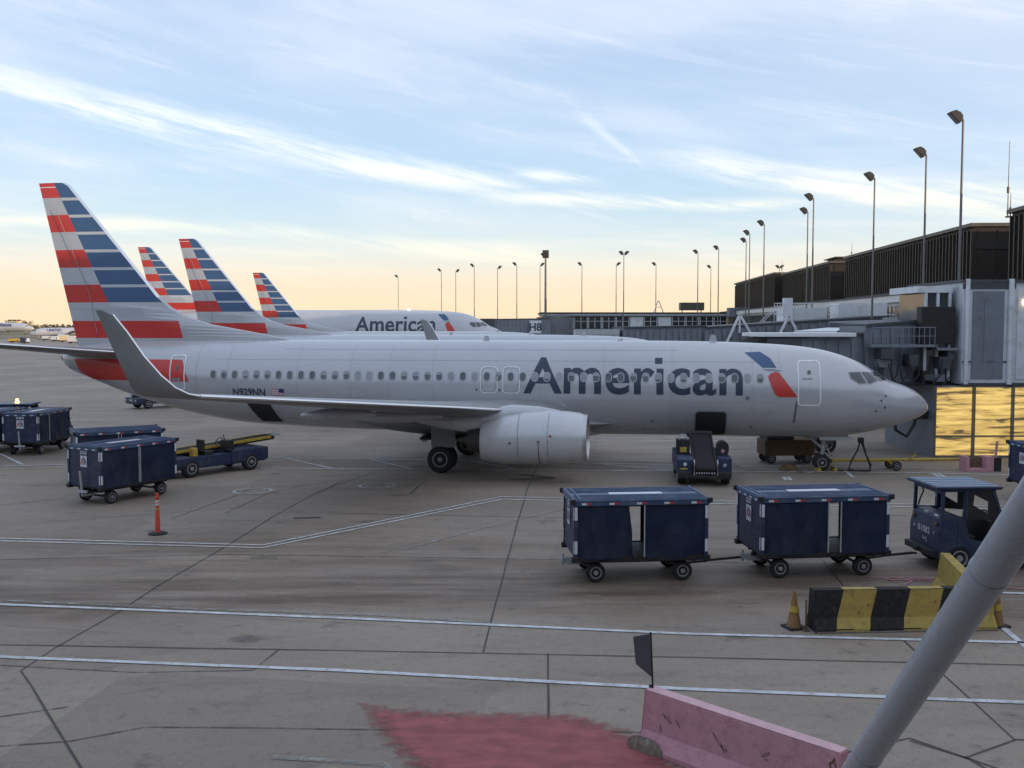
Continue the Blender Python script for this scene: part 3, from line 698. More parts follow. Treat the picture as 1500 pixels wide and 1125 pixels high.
    mb = MB(); mb.box((19.5, 0, 1.22), (2.6, 3.4, .10)); ac.fin(mb, 'wheel_well_shade', M['hold'], smooth=False)
    # nose gear
    mb = MB(); mb.cyl((4.0, 0, .34), (3.85, 0, 1.6), .075, .09); mb.cyl((4, -.25, .34), (4, .25, .34), .05); mb.beam((3.95, 0, .9), (4.7, 0, 1.55), .08); mb.beam((3.9, 0, .75), (3.6, 0, .6), .05); mb.beam((3.6, 0, .6), (3.85, 0, 1.1), .05)
    lg = ac.fin(mb, 'nose_gear_leg', M['gear'])
    for o_ in (-.2, .2): wheel(ac, (4.0, o_, .34), .34, .2, parent=lg)
    for o_ in (-.45, .45):
        mb = MB(); mb.box((3.5, o_, 1.38), (1.3, .04, .16)); ac.fin(mb, 'gear_door', M['silver'], lg, smooth=False)
    # cockpit glazing
    W1 = [(3.18, 4.14), (2.73, 4.15), (2.51, 3.71), (2.80, 3.70), (3.13, 3.92)]; W2 = [(2.66, 4.15), (2.34, 4.13), (2.00, 3.80), (2.40, 3.68)]; W3 = [(2.26, 4.12), (2.03, 4.15), (1.52, 3.81), (1.90, 3.79)]
    for sg in (1, -1):
        for W_ in (W1, W2, W3):
            o_ = W_
            cxm = sum(p[0] for p in o_) / len(o_); czm = sum(p[1] for p in o_) / len(o_)
            out = [(cxm + (p[0] - cxm) * 1.10, czm + (p[1] - czm) * 1.10) for p in o_]
            fr = ac.decal([ring(out, o_)], .016, 'cockpit_frame', [M['winframe']], side=sg, sstep=.12)
            ac.decal([poly(o_)], .013, 'cockpit_window', [M['cockpit']], fr, side=sg, sstep=.12)
    for sg in ((1,) if detail else (1,)):
        # tail band low on the fuselage
        if stripes:
            ac.decal([poly([(31.67, 4.52), (37.35, 4.52), (37.15, 3.9), (36.6, 3.57), (31.27, 3.57)])], .010, 'tail_band', [M['finred']], side=sg, sstep=.25)
            ac.decal([poly([(31.20, 3.50), (36.2, 3.50), (35.4, 3.10), (34.2, 2.75), (30.9, 2.9)])], .008, 'pale_tail_band', [M['fingrey']], side=sg, sstep=.25)
        # titles
        if titles:
            vs, fs = text2d('Amer\u0131can', title_s[1] - title_s[0], 1.50, .018, 1.03)
            tw_ = title_s[1] - title_s[0]; vs = [(a, b * (1.055 if a > .152 * tw_ else 1)) for a, b in vs]
            tl_ = ac.decal([([(title_s[1] - a, 3.20 + b) for a, b in vs], fs)], .010, 'title_lettering', [M['titleblue']], side=sg)
            sd0 = title_s[1] - .622 * (title_s[1] - title_s[0]); ac.decal([poly([(sd0 + .14, 4.70), (sd0 - .16, 4.70), (sd0 - .16, 4.46), (sd0 + .14, 4.46)])], .010, 'letter_dot', [M['titleblue']], tl_, side=sg)
        # flight symbol
            d_ = title_s[0] - 7.39
            fs1 = ac.decal([poly([(7.28 + d_, 4.93), (6.66 + d_, 4.96), (6.28 + d_, 4.70), (6.05 + d_, 4.33), (6.60 + d_, 4.33), (6.9 + d_, 4.60)])], .010, 'flight_symbol', [M['finblue']], side=sg)
            red = [(6.40, 3.98), (6.30, 4.10), (6.12, 4.16), (5.98, 4.15), (5.72, 3.82), (5.25, 3.17), (5.95, 3.17), (6.12, 3.27), (6.28, 3.62)]
            ac.decal([poly([(a + d_, b) for a, b in red])], .010, 'flight_symbol', [M['finred']], side=sg)
            ac.decal([poly([(6.62 + d_, 4.27), (6.15 + d_, 4.27), (5.80 + d_, 4.20), (6.0 + d_, 4.19), (6.35 + d_, 4.20)])], .010, 'flight_symbol', [M['decal_grey']], side=sg)
        if not detail:
            continue
        vs, fs = text2d('N929NN', 1.50, .33, .02)
        ac.decal([([(29.14 - a, 2.98 + b) for a, b in vs], fs)], .010, 'registration', [M['titleblue']], side=sg)
        fl = []; mi = []
        for k in range(7): fl.append(poly([(27.33, 3.30 - k * .042), (26.78, 3.30 - k * .042), (26.78, 3.258 - k * .042), (27.33, 3.258 - k * .042)])); mi.append(0 if k % 2 == 0 else 1)
        fo = ac.decal(fl, .010, 'national_flag', [M['flagred'], M['reflective']], side=sg, mis=mi)
        ac.decal([poly([(27.02, 3.30), (26.78, 3.30), (26.78, 3.14), (27.02, 3.14)])], .014, 'flag_canton', [M['logoblue']], fo, side=sg)
        rr_ = rrect(7.20, 3.11, .17, .17, .084, 6); ri_ = rrect(7.20, 3.11, .13, .13, .064, 6)
        vs, fs = text2d('R', .06, .08, .01)
        ac.decal([ring(rr_, ri_), ([(7.23 - a, 3.07 + b) for a, b in vs], fs)], .010, 'registered_mark', [M['titleblue']], side=sg)
        # cabin windows
        plug = (17.78, 16.84)
        ws = []; s = 30.07
        while s > 6.2:
            ws.append(s); s -= .508
        rnd = random.Random(4)
        for s in ws:
            zc = 3.90
            fr = ac.decal([ring(rrect(s, zc, .295, .40, .135), rrect(s, zc, .235, .335, .108))], .014, 'window_frame', [M['winframe']], side=sg, step=.2)
            sh = rnd.choice([0, 0, .35, .5, .5, .7, 1]); zt = zc + .175; zs = zt - .35 * sh
            pn = ac.decal([poly(rrect(s, zc, .235, .335, .108))], .012, 'window_pane', [M['windark'] if sh < 1 else M['winshade']], fr, side=sg, step=.2)
            if 0 < sh < 1:
                o_ = rrect(s, zc, .22, .32, .10); o_ = [(a, max(b, zs)) for a, b in o_]
                q = []; [q.append(p) for p in o_ if not q or (abs(q[-1][0] - p[0]) + abs(q[-1][1] - p[1])) > 1e-4]
                ac.decal([poly(q)], .016, 'window_shade', [M['winshade']], fr, side=sg, step=.2)
        # overwing exits, doors
        for s in plug:
            ac.decal([ring(rrect(s, 3.76, .74, 1.12, .18), rrect(s, 3.76, .66, 1.04, .15))], .012, 'emergency_exit', [M['outline']], side=sg)
            ac.decal([ring(rrect(s, 3.76, .62, 1.0, .14), rrect(s, 3.76, .60, .98, .13))], .012, 'exit_seam', [M['decal_grey']], side=sg)
        d = ac.decal([ring(rrect(4.78, 3.72, .92, 1.82, .17), rrect(4.78, 3.72, .80, 1.70, .13))], .012, 'service_door', [M['outline']], side=sg)
        ac.decal([poly(rrect(4.78, 4.15, .14, .17, .06))], .014, 'door_window', [M['windark']], d, side=sg)
        ac.decal([poly([(5.05, 3.92), (4.66, 3.92), (4.66, 3.88), (5.05, 3.88)])], .014, 'door_handle', [M['decal_grey']], d, side=sg)
        d = ac.decal([ring(rrect(31.84, 3.96, .78, 1.56, .15), rrect(31.84, 3.96, .66, 1.44, .12))], .016, 'rear_service_door', [M['outline']], side=sg)
        ac.decal([poly(rrect(31.84, 4.16, .14, .20, .06))], .018, 'door_window', [M['windark']], d, side=sg)
        ac.decal([poly([(32.1, 3.72), (31.66, 3.72), (31.66, 3.60), (32.1, 3.60)])], .018, 'door_handle', [M['decal_grey']], d, side=sg)
        # cargo doorways standing open: a rim, and the hold's inner shade painted as a flat dark sheet
        d = ac.decal([poly(rrect(8.63, 2.02, 1.22, 1.00, .13))], .012, 'forward_cargo_doorway_shade', [M['hold']], side=sg, step=.05)
        ac.decal([ring(rrect(8.63, 2.02, 1.30, 1.08, .16), rrect(8.63, 2.02, 1.22, 1.0, .13))], .014, 'doorway_rim', [M['decal_grey']], d, side=sg, step=.05)
        ac.decal([poly([(28.58, 2.70), (27.52, 2.70), (27.18, 1.78), (28.15, 1.78)])], .012, 'rear_cargo_doorway_shade', [M['hold']], side=sg, step=.05)
        ac.decal([poly([(5.30, 3.0), (5.24, 3.0), (5.30, 2.1), (5.36, 2.1)])], .012, 'static_wick_slot', [M['seam']], side=sg, step=.1)
        for s, z in ((18.3, 3.35), (17.32, 3.34), (1.75, 2.75), (2.1, 2.6), (1.9, 3.02), (1.72, 3.2), (24.7, 2.3), (11, 2.1), (7.0, 1.9)):
            ac.decal([poly(rrect(s, z, .09, .09, .04))], .012, 'sensor_port', [M['seam']], side=sg, step=.3)
        # skin seams
        pl = []
        for s in (5.9, 7.0, 10.2, 13.0, 15.6, 20.2, 22.1, 23.8, 26.2, 29.4, 30.9): pl.append(poly([(s, 1.9), (s + .012, 1.9), (s + .012, 5.15), (s, 5.15)]))
        for z, a, b in ((4.55, 6, 30), (2.95, 6, 14), (2.45, 6, 12), (5.0, 10, 27), (2.95, 23, 27)): pl.append(poly([(a, z), (b, z), (b, z + .01), (a, z + .01)]))
        for a_, z_, w_, h_ in ((10.9, 2.2, .45, .32), (6.3, 2.3, .4, .5), (12.4, 2.7, .3, .2), (25.2, 2.6, .5, .35), (23.2, 3.3, .22, .14), (33.2, 3.4, .5, .3), (2.9, 2.9, .35, .3), (10.0, 3.0, .12, .12)): pl.append(ring(rrect(a_, z_, w_, h_, .04), rrect(a_, z_, w_ - .02, h_ - .02, .035)))
        ac.decal(pl, .007, 'skin_seam', [M['winframe']], side=sg, step=.15, sstep=1.0)
    if detail:
        for c_, d_, t_ in (((8.5, 0, 5.50), (.35, .03, .3), .5), ((14.6, 0, 1.14), (.3, .03, .3), 1), ((9.3, 0, 1.25), (.3, .03, .35), 1), ((21, 0, 1.05), (.25, .03, .35), 1), ((18.2, 0, 5.48), (.3, .03, .22), .5)):
            mb = MB(); mb.box(c_, d_, taper=t_); ac.fin(mb, 'antenna', M['silver'], smooth=False)
        mb = MB(); mb.lathe((12.4, 0, 5.36), (0, 0, 1), [(0, .13), (.12, .11), (.17, .02)], 12); ac.fin(mb, 'antenna', M['silver'])
        mb = MB(); mb.lathe((16.6, 0, 1.10), (0, 0, -1), [(0, .09), (.08, .08), (.12, .02)], 12); ac.fin(mb, 'beacon_light', M['logored'])
        mb = MB(); mb.lathe((38.15, 0, 4.55), (1, 0, .1), [(0, .19), (.12, .17), (.121, .14), (.05, .12)], 16); ac.fin(mb, 'tail_exhaust', M['darkmetal'])
    return root

YAW = .14897
main = make_airliner('airliner', (16.89, 40.57, 0), -YAW, 'silver twin-jet airliner N929NN with large American title parked across the apron, nearest of the airliners')
# second narrow-body: same scheme, no winglets in view; third: wide-body; fourth: narrow-body with only its tail in view
SKIP = ('winglet', 'title_lettering', 'registration', 'national_flag', 'registered_mark', 'sensor_port', 'skin_seam', 'beacon_light', 'drain_mast_line')
two = copy_tree(main, skip=SKIP); two.location = (13.55, 69.8, 0)
two['label'] = 'silver striped-tail airliner directly behind the nearest one, its tall fin second largest'
four = copy_tree(main, skip=SKIP + ('service_door', 'flight_symbol', 'emergency_exit', 'exit_seam', 'window_frame', 'pale_tail_band'))
four.location = (6.75, 117.3, 0); four['label'] = 'silver airliner showing only its small striped fin, rightmost of the four tails'
widebody = make_airliner('airliner', (-1.3, 148.9, 0), -YAW, 'long wide-body airliner with American title seen far behind, its fin between the two nearer tails', warp=wide, winglets=False, detail=False, wing_lift=1.75, wmul=1.45, title_s=(6.6, 14.9))
mb = MB(); mb.lathe((-14.6, 0, 8.50), (0, 0, 1), [(0, .20), (.12, .18), (.2, .05)], 12); mb.build('beacon_light', M['glint'], widebody, True)  # added glowing dome stands in for a sun glint on the crown
for o in (main, two, four, widebody): o['group'] = 'striped-tail airliners parked in a row'
far1 = make_airliner('airliner', (-333, 690, 0), -.10, 'distant white airliner at the left edge, nose pointing right', warp=wide, winglets=False, detail=False, titles=False, stripes=False, wmul=1.45)
far2 = make_airliner('airliner', (-214, 440, 0), pi + .12, 'distant white airliner beside the tail fin, nose pointing left', winglets=False, detail=False, titles=False, stripes=False)
for o, t_, c_, z_, s_, sg in ((far1, 'Lufthansa', 'logoblue', 5.0, 9.5, 1), (far2, 'UNITED', 'logoblue', 4.3, 8, 1)):
    o['group'] = 'distant airliners on the far apron'
    # airline name high on the side that faces the viewer
    mb = MB(); k = 1.5 if o is far1 else 1; ww = 13 if o is far1 else 6
    y = -(3.02 if o is far1 else 1.86) if o is far1 else 1.86
    text_on(mb, t_, (-s_ * k - ww / 2, y, (7.2 if o is far1 else z_)), (1, 0, 0) if o is far1 else (-1, 0, 0), (0, 0, 1), w=ww, bold=.02)
    mb.build('title_lettering', M[c_], o)

# ------------------------------------------------------------------ wheels for ground vehicles
def road_wheel(parent, c, r, w_, name='wheel'):
    mb = MB(); h = w_ / 2
    mb.lathe(c, (0, 1, 0), [(-h, r * .6), (-h, r * .88), (-h * .7, r * .98), (h * .7, r * .98), (h, r * .88), (h, r * .6)], 22)
    o = mb.build(name, M['black'], parent, True)
    mb = MB()
    for sg in (1, -1): mb.lathe((c[0], c[1] + sg * h * .75, c[2]), (0, sg, 0), [(0, r * .6), (h * .35, r * .6), (h * .35, r * .52), (h * .05, r * .44), (h * .05, r * .26), (h * .5, r * .22), (h * .52, .01)], 20)
    for k in range(6):
        a = 2 * pi * k / 6
        for sg in (1, -1): mb.cyl((c[0] + r * .34 * cos(a), c[1] + sg * h * .75, c[2] + r * .34 * sin(a)), (c[0] + r * .34 * cos(a), c[1] + sg * h * .95, c[2] + r * .34 * sin(a)), r * .05, n=6)
    mb.build('rim', M['rim'], o, True)
    return o
def box_part(name, m, parent, *boxes, bevel=.012):
    mb = MB()
    for b in boxes: mb.bx(*b)
    return mb.build(name, M[m], parent, bevel=bevel)

# ------------------------------------------------------------------ baggage carts.  local x: from tow-bar end (x=0) backwards; the near end panel faces -x
def make_cart(label, number, gapn=(1.16, 1.55), gapf=(1.2, 1.5), sag=.06, logo=True, seed=1, stripe=True, Ln=3.1, W=1.62, closed=False, tow=True, rimmat='rim'):
    rnd = random.Random(seed); root = empty('baggage_cart', (0, 0, 0), 0, label, 'baggage cart', 'blue baggage carts')
    zf, zt = .62, 1.93; y0, y1 = -W / 2, W / 2
    # chassis and deck
    mb = MB(); mb.bx(0.02, Ln - .02, y0 + .02, y1 - .02, zf - .07, zf)
    for y in (y0 + .3, y1 - .3): mb.bx(.15, Ln - .15, y - .05, y + .05, zf - .19, zf - .07)
    for x in (.45, 1.5, Ln - .5): mb.bx(x - .05, x + .05, y0 + .15, y1 - .15, zf - .17, zf - .07)
    ch = mb.build('chassis', M['frameblack'], root, bevel=.01)
    # end panels with horizontal boards
    for x, sg in ((0, -1), (Ln, 1)):
        mb = MB(); mb.bx(x - .02, x + .02, y0 + .04, y1 - .04, zf, zt)
        for k in range(6): z = zf + .12 + k * .215; mb.bx(x + sg * .02, x + sg * .034, y0 + .06, y1 - .06, z, z + .03)
        ep = mb.build('end_panel', M['cartblue'], root, bevel=.006)
        if sg < 0 and logo:
            lg = MB(); zc = zt - .47; lg.bx(x - .040, x - .044, -.17, .17, zc - .19, zc + .19); pl = lg.build('logo_plate', M['label'], ep)
            lg = MB(); text_on(lg, 'A', (x - .048, .075, zc), (0, -1, 0), (0, 0, 1), w=.16, h=.22, bold=.02); lg.build('logo_letter', M['logored'], pl)
            lg = MB(); text_on(lg, 'A', (x - .048, -.075, zc), (0, -1, 0), (0, 0, 1), w=.16, h=.22, bold=.02)
            lg.add([(x - .050, .03, zc + .15), (x - .050, -.03, zc + .15), (x - .050, -.012, zc + .02), (x - .050, .012, zc + .02)], [(0, 1, 2, 3)]); lg.build('logo_letter', M['logoblue'], pl)
        if sg < 0 and number:
            lg = MB(); text_on(lg, number, (x - .046, 0, zt - .17), (0, -1, 0), (0, 0, 1), h=.125, bold=.035, spacing=1.15); lg.build('number', M['label'], ep)
    # corner posts, kick plates, bumpers
    for x in (0, Ln):
        for y in (y0, y1): box_part('corner_post', 'cartblue', root, (x - .045, x + .045, y - .045, y + .045, zf - .05, zt), bevel=.008)
    for x in (0, Ln):
        for y in (y0, y1):
            mb = MB(); mb.bx(x - .09, x + .09, y - .075, y + .075, zf - .10, zf + .02); mb.build('bumper', M['frameblack'], root, bevel=.01)
    # roof: shallow tray, pressed ribs, eave band
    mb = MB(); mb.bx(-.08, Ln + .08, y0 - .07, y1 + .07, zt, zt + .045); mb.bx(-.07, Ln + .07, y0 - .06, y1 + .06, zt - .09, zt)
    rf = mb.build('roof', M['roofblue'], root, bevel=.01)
    mb = MB(); nr = 15
    for k in range(nr):
        y = y0 + .02 + (W - .04) * k / (nr - 1)
        if stripe and abs(y) < .2: continue
        mb.bx(.02, Ln - .02, y - .018, y + .018, zt + .045, zt + .062)
    mb.bx(-.05, .0, y0, y1, zt + .045, zt + .07); mb.bx(Ln, Ln + .05, y0, y1, zt + .045, zt + .07); mb.bx(.10, .14, y0, y1, zt + .045, zt + .066)
    mb.build('roof_ribs', M['roofblue'], rf)
    if stripe:
        mb = MB(); mb.bx(Ln * .30, Ln * .72, -.13, .13, zt + .047, zt + .058); mb.build('roof_plate', M['reflective'], rf)
    for x in (-.07, Ln + .07):
        for y in (y0 - .05, y1 + .05):
            mb = MB(); mb.bx(x - .06, x + .06, y - .05, y + .05, zt - .05, zt + .07); mb.build('roof_corner', M['frameblack'], rf, bevel=.012)
    # reflective tape along the eaves and on the posts
    for y, sg in ((y0 - .062, -1), (y1 + .062, 1)):
        n = 5
        for k in range(n):
            x = .25 + (Ln - .5) * k / (n - 1)
            mb = MB(); mb.bx(x - .12, x, y - .002 * 1, y + .002, zt - .065, zt - .015, 0); mb.bx(x, x + .12, y - .002, y + .002, zt - .065, zt - .015, 1)
            mb.build('eave_reflector', [M['reflective'], M['redtape']], rf)
    for k in range(4):
        y = y0 + .25 + (W - .5) * k / 3; mb = MB(); mb.bx(-.074, -.070, y - .07, y + .07, zt - .07, zt - .03); mb.build('eave_reflector', M['reflective'], rf)
    for y in (y0, y1):
        sg = -1 if y < 0 else 1
        for x in (0, Ln):
            for z in (zf + .10, zt - .42):
                mb = MB(); mb.bx(x - .035, x + .035, y + sg * .047, y + sg * .051, z, z + .30); mb.build('post_reflector', M['reflective'], root)
                if x == 0:
                    mb = MB(); mb.bx(x - .047, x - .051, y - sg * .01 - .03, y - sg * .01 + .03, z, z + .30); mb.build('post_reflector', M['reflective'], root)
    # hanging vinyl curtains
    for y, gp, sg in ((y0, gapn, -1), (y1, gapf, 1)):
        for a, b in ((.05, gp[0]), (gp[1], Ln - .05)):
            if b - a < .1: continue
            mb = MB(); nx, nz_ = max(8, int((b - a) / .045)), 14; vs = []
            ph = rnd.random() * 6
            for th_ in (0, .012):
                for j in range(nz_ + 1):
                    t = j / nz_; z = zt - .06 - (zt - .06 - zf + .03) * t
                    for i in range(nx + 1):
                        u = i / nx; x = a + (b - a) * u
                        d = .008 * sin(u * (b - a) * 19 + ph + 2 * noise.noise(Vector((x, 3.3, seed)))) * (.3 + t) + .045 * (noise.noise(Vector((x * 1.7, t * 2.3, seed * 3.1))) ) * (.4 + t) + .03 * sin(pi * u) * t
                        edge = 0
                        if (b < Ln - .3 and u > .6): edge = .10 * ((u - .6) / .4) ** 2 * (t - .35) * min(sag, 1) * 2.2 - .03 * ((u - .6) / .4) * sin(3 * pi * t) * sag
                        z2 = z - sag * .05 * sin(pi * u) * (1 - t)
                        vs.append((x + edge * .5, y + sg * (d + .01 + th_), z2))
            n1 = (nx + 1) * (nz_ + 1); fs = []
            for q in (0, n1):
                for j in range(nz_):
                    for i in range(nx): k = q + j * (nx + 1) + i; fs.append((k, k + 1, k + nx + 2, k + nx + 1))
            mb.add(vs, fs); c_ = mb.build('curtain', M['curtain'], root, True)
            if b < Ln - .3 or a > .3:
                xe = b if a < .1 else a
                if a < .1 and sag > .5: continue
                mb = MB(); mb.bx(xe - .014, xe + .014, y + sg * .02, y + sg * .045, zf, zt - .05); mb.build('curtain_edge_bar', M['gear'], c_)
        mb = MB(); mb.bx(.04, Ln - .04, y - .02, y + .02, zt - .12, zt - .05); mb.bx(.04, Ln - .04, y - .03, y + .03, zf - .10, zf + .02); mb.build('side_rail', M['frameblack'], root)
    # running gear
    for x in (.5, Ln - .52):
        mb = MB(); mb.cyl((x, y0 + .22, .23), (x, y1 - .22, .23), .035)
        for y in (y0 + .35, y1 - .35): mb.bx(x - .16, x + .16, y - .03, y + .03, .26, .33); mb.bx(x - .06, x + .06, y - .06, y + .06, .33, zf - .15)
        if x == .5: mb.lathe((.5, 0, .36), (0, 0, 1), [(0, .30), (.06, .30), (.07, .05)], 18)
        mb.build('axle', M['frameblack'], root)
    for x in (.5, Ln - .52):
        for y in (y0 + .17, y1 - .17): road_wheel(root, (x, y, .235), .235, .15)
    if tow:
        mb = MB(); q = Ln - .45; mb.beam((q, -.25, .30), (q + .7, -.04, .30), .05); mb.beam((q, .25, .30), (q + .7, .04, .30), .05); mb.beam((q + .67, 0, .30), (q + 1.55, 0, .36), .055); mb.lathe((q + 1.6, 0, .34), (0, 0, 1), [(0, .07), (.03, .07), (.031, .03), (0, .03)], 12)
        mb.build('tow_bar', M['frameblack'], root)
    else:
        mb = MB(); mb.beam((-.12, 0, .32), (-.20, 0, 1.15), .06, .05); mb.beam((.3, 0, .3), (-.12, 0, .32), .07); mb.bx(-.17, -.10, -.25, .25, .42, .5); mb.build('tow_bar', M['gear'], root)
    mb = MB()
    if tow: mb.bx(-.22, .0, -.07, .07, .34, .46); mb.cyl((-.18, 0, .28), (-.18, 0, .55), .03); mb.bx(-.1, .25, -.12, .12, .30, .36)
    else: mb.bx(Ln, Ln + .22, -.07, .07, .34, .42); mb.cyl((Ln + .18, 0, .28), (Ln + .18, 0, .48), .02)
    mb.build('tow_hitch', M['gear'], root)
    return root
def place(o, x, y, rz): o.location = (x, y, 0); o.rotation_euler = (0, 0, rz); return o
# the train behind the tug: near side wheels surveyed at (1.98,22.9)-(4.21,23.2) and (6.30,23.2)-(8.59,23.6)
cartA = place(make_cart('blue baggage cart with curtains half open, at the left end of the tug train', '2042', (1.30, 1.62), (1.62, 1.92), .9, seed=3), 1.40, 23.55, R(5.5))
cartB = place(make_cart('blue baggage cart numbered 2237 coupled between another cart and the tug', '2237', (1.62, 1.93), (2.16, 2.66), .1, seed=5), 5.82, 23.95, R(6.5))
cartC = place(make_cart('closed blue baggage cart with AA plate parked by the orange delineator post', '2026', (1.52, 1.58), (1.52, 1.58), .1, seed=8, tow=False), -14.4, 33.15, R(60))
cartD = place(make_cart('blue baggage cart numbered 0404 with its tow bar raised, beside the tug with amber beacon', '0404', (1.0, 1.05), (1.4, 1.5), .3, seed=11, tow=False), -22.78, 45.7, R(89))
cartE = place(make_cart('blue baggage cart mostly hidden behind the closed cart, pale roof edge showing', None, (1.5, 1.6), (1.4, 1.5), .1, seed=13, logo=False, stripe=False, tow=False), -16.9, 38.0, R(30))
cartF = place(make_cart('blue baggage cart cut off by the right edge of the view beyond the tug', None, (1.5, 1.6), (1.4, 1.5), .1, seed=17), 17.62, 33.9, R(3))
cartG = place(make_cart('blue baggage cart cut off by the left edge of the view', '0412', (1.5, 1.6), (1.4, 1.5), .1, seed=19, tow=False), -25.1, 45.9, R(88))

# tow chain links between carts
def bar(name, label, cat, p, q, r, m):
    mb = MB(); p, q = Vector(p), Vector(q); mb.cyl(p, q, r, n=8)
    for c in (p, q): mb.lathe(c - Vector((0, 0, .02)), (0, 0, 1), [(0, .07), (.04, .07)], 10)
    return tag(mb.build(name, M[m]), label, cat)

# ------------------------------------------------------------------ baggage tug (faces +x)
def make_tug(label, number, beacon=False, detail=True):
    root = empty('baggage_tug', (0, 0, 0), 0, label, 'tug', 'blue baggage tugs'); W = 1.55; y0, y1 = -W / 2, W / 2
    mb = MB(); mb.bx(.0, 3.0, y0 + .08, y1 - .08, .28, .62); mb.build('chassis', M['frameblack'], root, bevel=.02)
    # rear body: bulkhead below the back window, rounded
    mb = MB(); mb.loft([[(x, y, z) for x, z in ((-.06, .34), (-.06, .95), (.02, 1.30), (.10, 1.36), (.42, 1.36), (.42, .34))] for y in (y0, y1)]); rb = mb.build('rear_body', M['cartblue'], root, bevel=.025)
    if number:
        mb = MB(); text_on(mb, number, (-.064, 0, .93), (0, -1, 0), (0, 0, 1), h=.17, bold=.03, spacing=1.15); mb.build('number', M['label'], rb)
        for y in (.52, -.52):
            mb = MB(); st_ = []
            for k in range(10): a = pi / 2 + pi * k / 5; r_ = .05 if k % 2 == 0 else .021; st_.append((-.064, y - r_ * cos(a), .93 + r_ * sin(a)))
            mb.add(st_, [tuple(range(10))]); mb.build('star_mark', M['label'], rb)
        mb = MB(); mb.tube([(-.066, .05, .74), (-.066, -.02, .68), (-.066, -.10, .73), (-.066, -.16, .62)], .008, 4); mb.tube([(-.066, .0, .66), (-.066, -.14, .74)], .008, 4); mb.build('scrawl_mark', M['label'], rb)
    for y in (y0 + .18, y1 - .18):
        for z, m_ in ((1.16, 'brownmetal'), ):
            mb = MB(); mb.lathe((-.035, y, z), (-1, 0, .25), [(0, .055), (.035, .05), (.04, .01)], 12); mb.build('tail_light', M[m_], rb, True)
    mb = MB(); mb.box((.04, .05, 1.33), (.05, .16, .09), rot=Matrix.Rotation(-.5, 3, 'Y')); mb.build('work_lamp', M['gear'], rb, bevel=.01)
    mb = MB(); mb.box((.04, -.45, 1.33), (.05, .16, .07), rot=Matrix.Rotation(-.5, 3, 'Y')); mb.build('work_lamp', M['reflective'], rb, bevel=.01)
    mb = MB(); mb.bx(-.22, .02, y0 + .05, y1 - .05, .36, .52); mb.bx(-.30, -.20, -.1, .1, .38, .5); mb.build('rear_bumper', M['frameblack'], root, bevel=.02)
    # floor, sides, seat, wheel arches
    mb = MB(); mb.bx(.42, 1.55, y0 + .06, y1 - .06, .50, .56)
    mb.build('cab_floor', M['frameblack'], root)
    for y in (y0, y1):
        sg = -1 if y < 0 else 1
        mb = MB(); mb.loft([[(x, y + dy, z) for x, z in ((.42, .34), (.42, 1.36), (.60, 1.30), (.72, .80), (1.15, .72), (1.35, .80), (1.45, .98), (1.75, .98), (1.75, .34))] for dy in (-sg * .05, 0)]); mb.build('side_panel', M['cartblue'], root, bevel=.01)
    mb = MB(); mb.bx(.50, .95, -.62, .62, .62, .86); mb.build('seat', M['black'], root, bevel=.05)
    mb = MB(); mb.bx(.46, .56, -.62, .62, .86, 1.28); mb.build('backrest', M['black'], root, bevel=.04)
    # bonnet
    mb = MB(); mb.loft([[(x, y, z) for x, z in ((1.48, .34), (1.48, 1.22), (1.60, 1.28), (2.75, 1.18), (3.0, 1.05), (3.08, .85), (3.08, .34))] for y in (y0 + .06, y1 - .06)]); bn = mb.build('bonnet', M['cartblue'], root, bevel=.035)
    mb = MB()
    for k in range(6): mb.bx(1.75 + k * .12, 1.80 + k * .12, -.35, .35, 1.262 - k * .0104, 1.285 - k * .0104)
    mb.build('bonnet_vents', M['frameblack'], bn)
    for y in (y0 + .25, y1 - .25):
        mb = MB(); mb.lathe((3.06, y, .92), (1, 0, 0), [(0, .09), (.05, .09), (.06, .02)], 14); mb.build('headlight', M['reflective'], bn, True)
    # cab frame: posts, roof, glass
    for y in (y0 + .05, y1 - .05):
        mb = MB(); mb.beam((.04, y, 1.30), (.06, y, 2.02), .075); mb.beam((.06, y, 2.0), (1.36, y, 2.02), .07)
        mb.beam((1.56, y, 1.22), (1.30, y, 2.02), .075); mb.beam((.62, y, 1.28), (.62, y, 2.0), .13, .05); mb.beam((.06, y, 1.36), (.62, y, 1.34), .05)
        mb.build('cab_frame', M['cartblue'], root, bevel=.01)
    mb = MB(); mb.beam((.05, y0 + .05, 1.96), (.05, y1 - .05, 1.96), .09); mb.beam((1.30, y0 + .05, 1.98), (1.30, y1 - .05, 1.98), .08); mb.beam((.055, .06, 1.95), (.045, .06, 1.36), .05) if False else None
    mb.build('cab_cross_rail', M['cartblue'], root, bevel=.01)
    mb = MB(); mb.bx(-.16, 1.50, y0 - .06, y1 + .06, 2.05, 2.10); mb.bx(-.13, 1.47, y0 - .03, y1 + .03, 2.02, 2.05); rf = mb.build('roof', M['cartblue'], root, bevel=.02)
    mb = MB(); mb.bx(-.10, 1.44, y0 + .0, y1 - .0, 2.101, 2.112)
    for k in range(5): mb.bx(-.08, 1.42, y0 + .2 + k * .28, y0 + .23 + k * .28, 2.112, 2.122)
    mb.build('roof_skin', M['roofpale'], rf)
    mb = MB(); text_on(mb, '362', (-.005, -.42, 1.86), (0, -1, 0), (0, 0, 1), h=.08, bold=.02); mb.build('cab_number', M['label'], rf)
    mb = MB(); mb.bx(.60, .66, y0 + .10, y1 - .10, .56, 1.30); mb.bx(1.28, 1.34, y0 + .1, y1 - .1, .56, 1.22); mb.build('bulkhead', M['frameblack'], root)
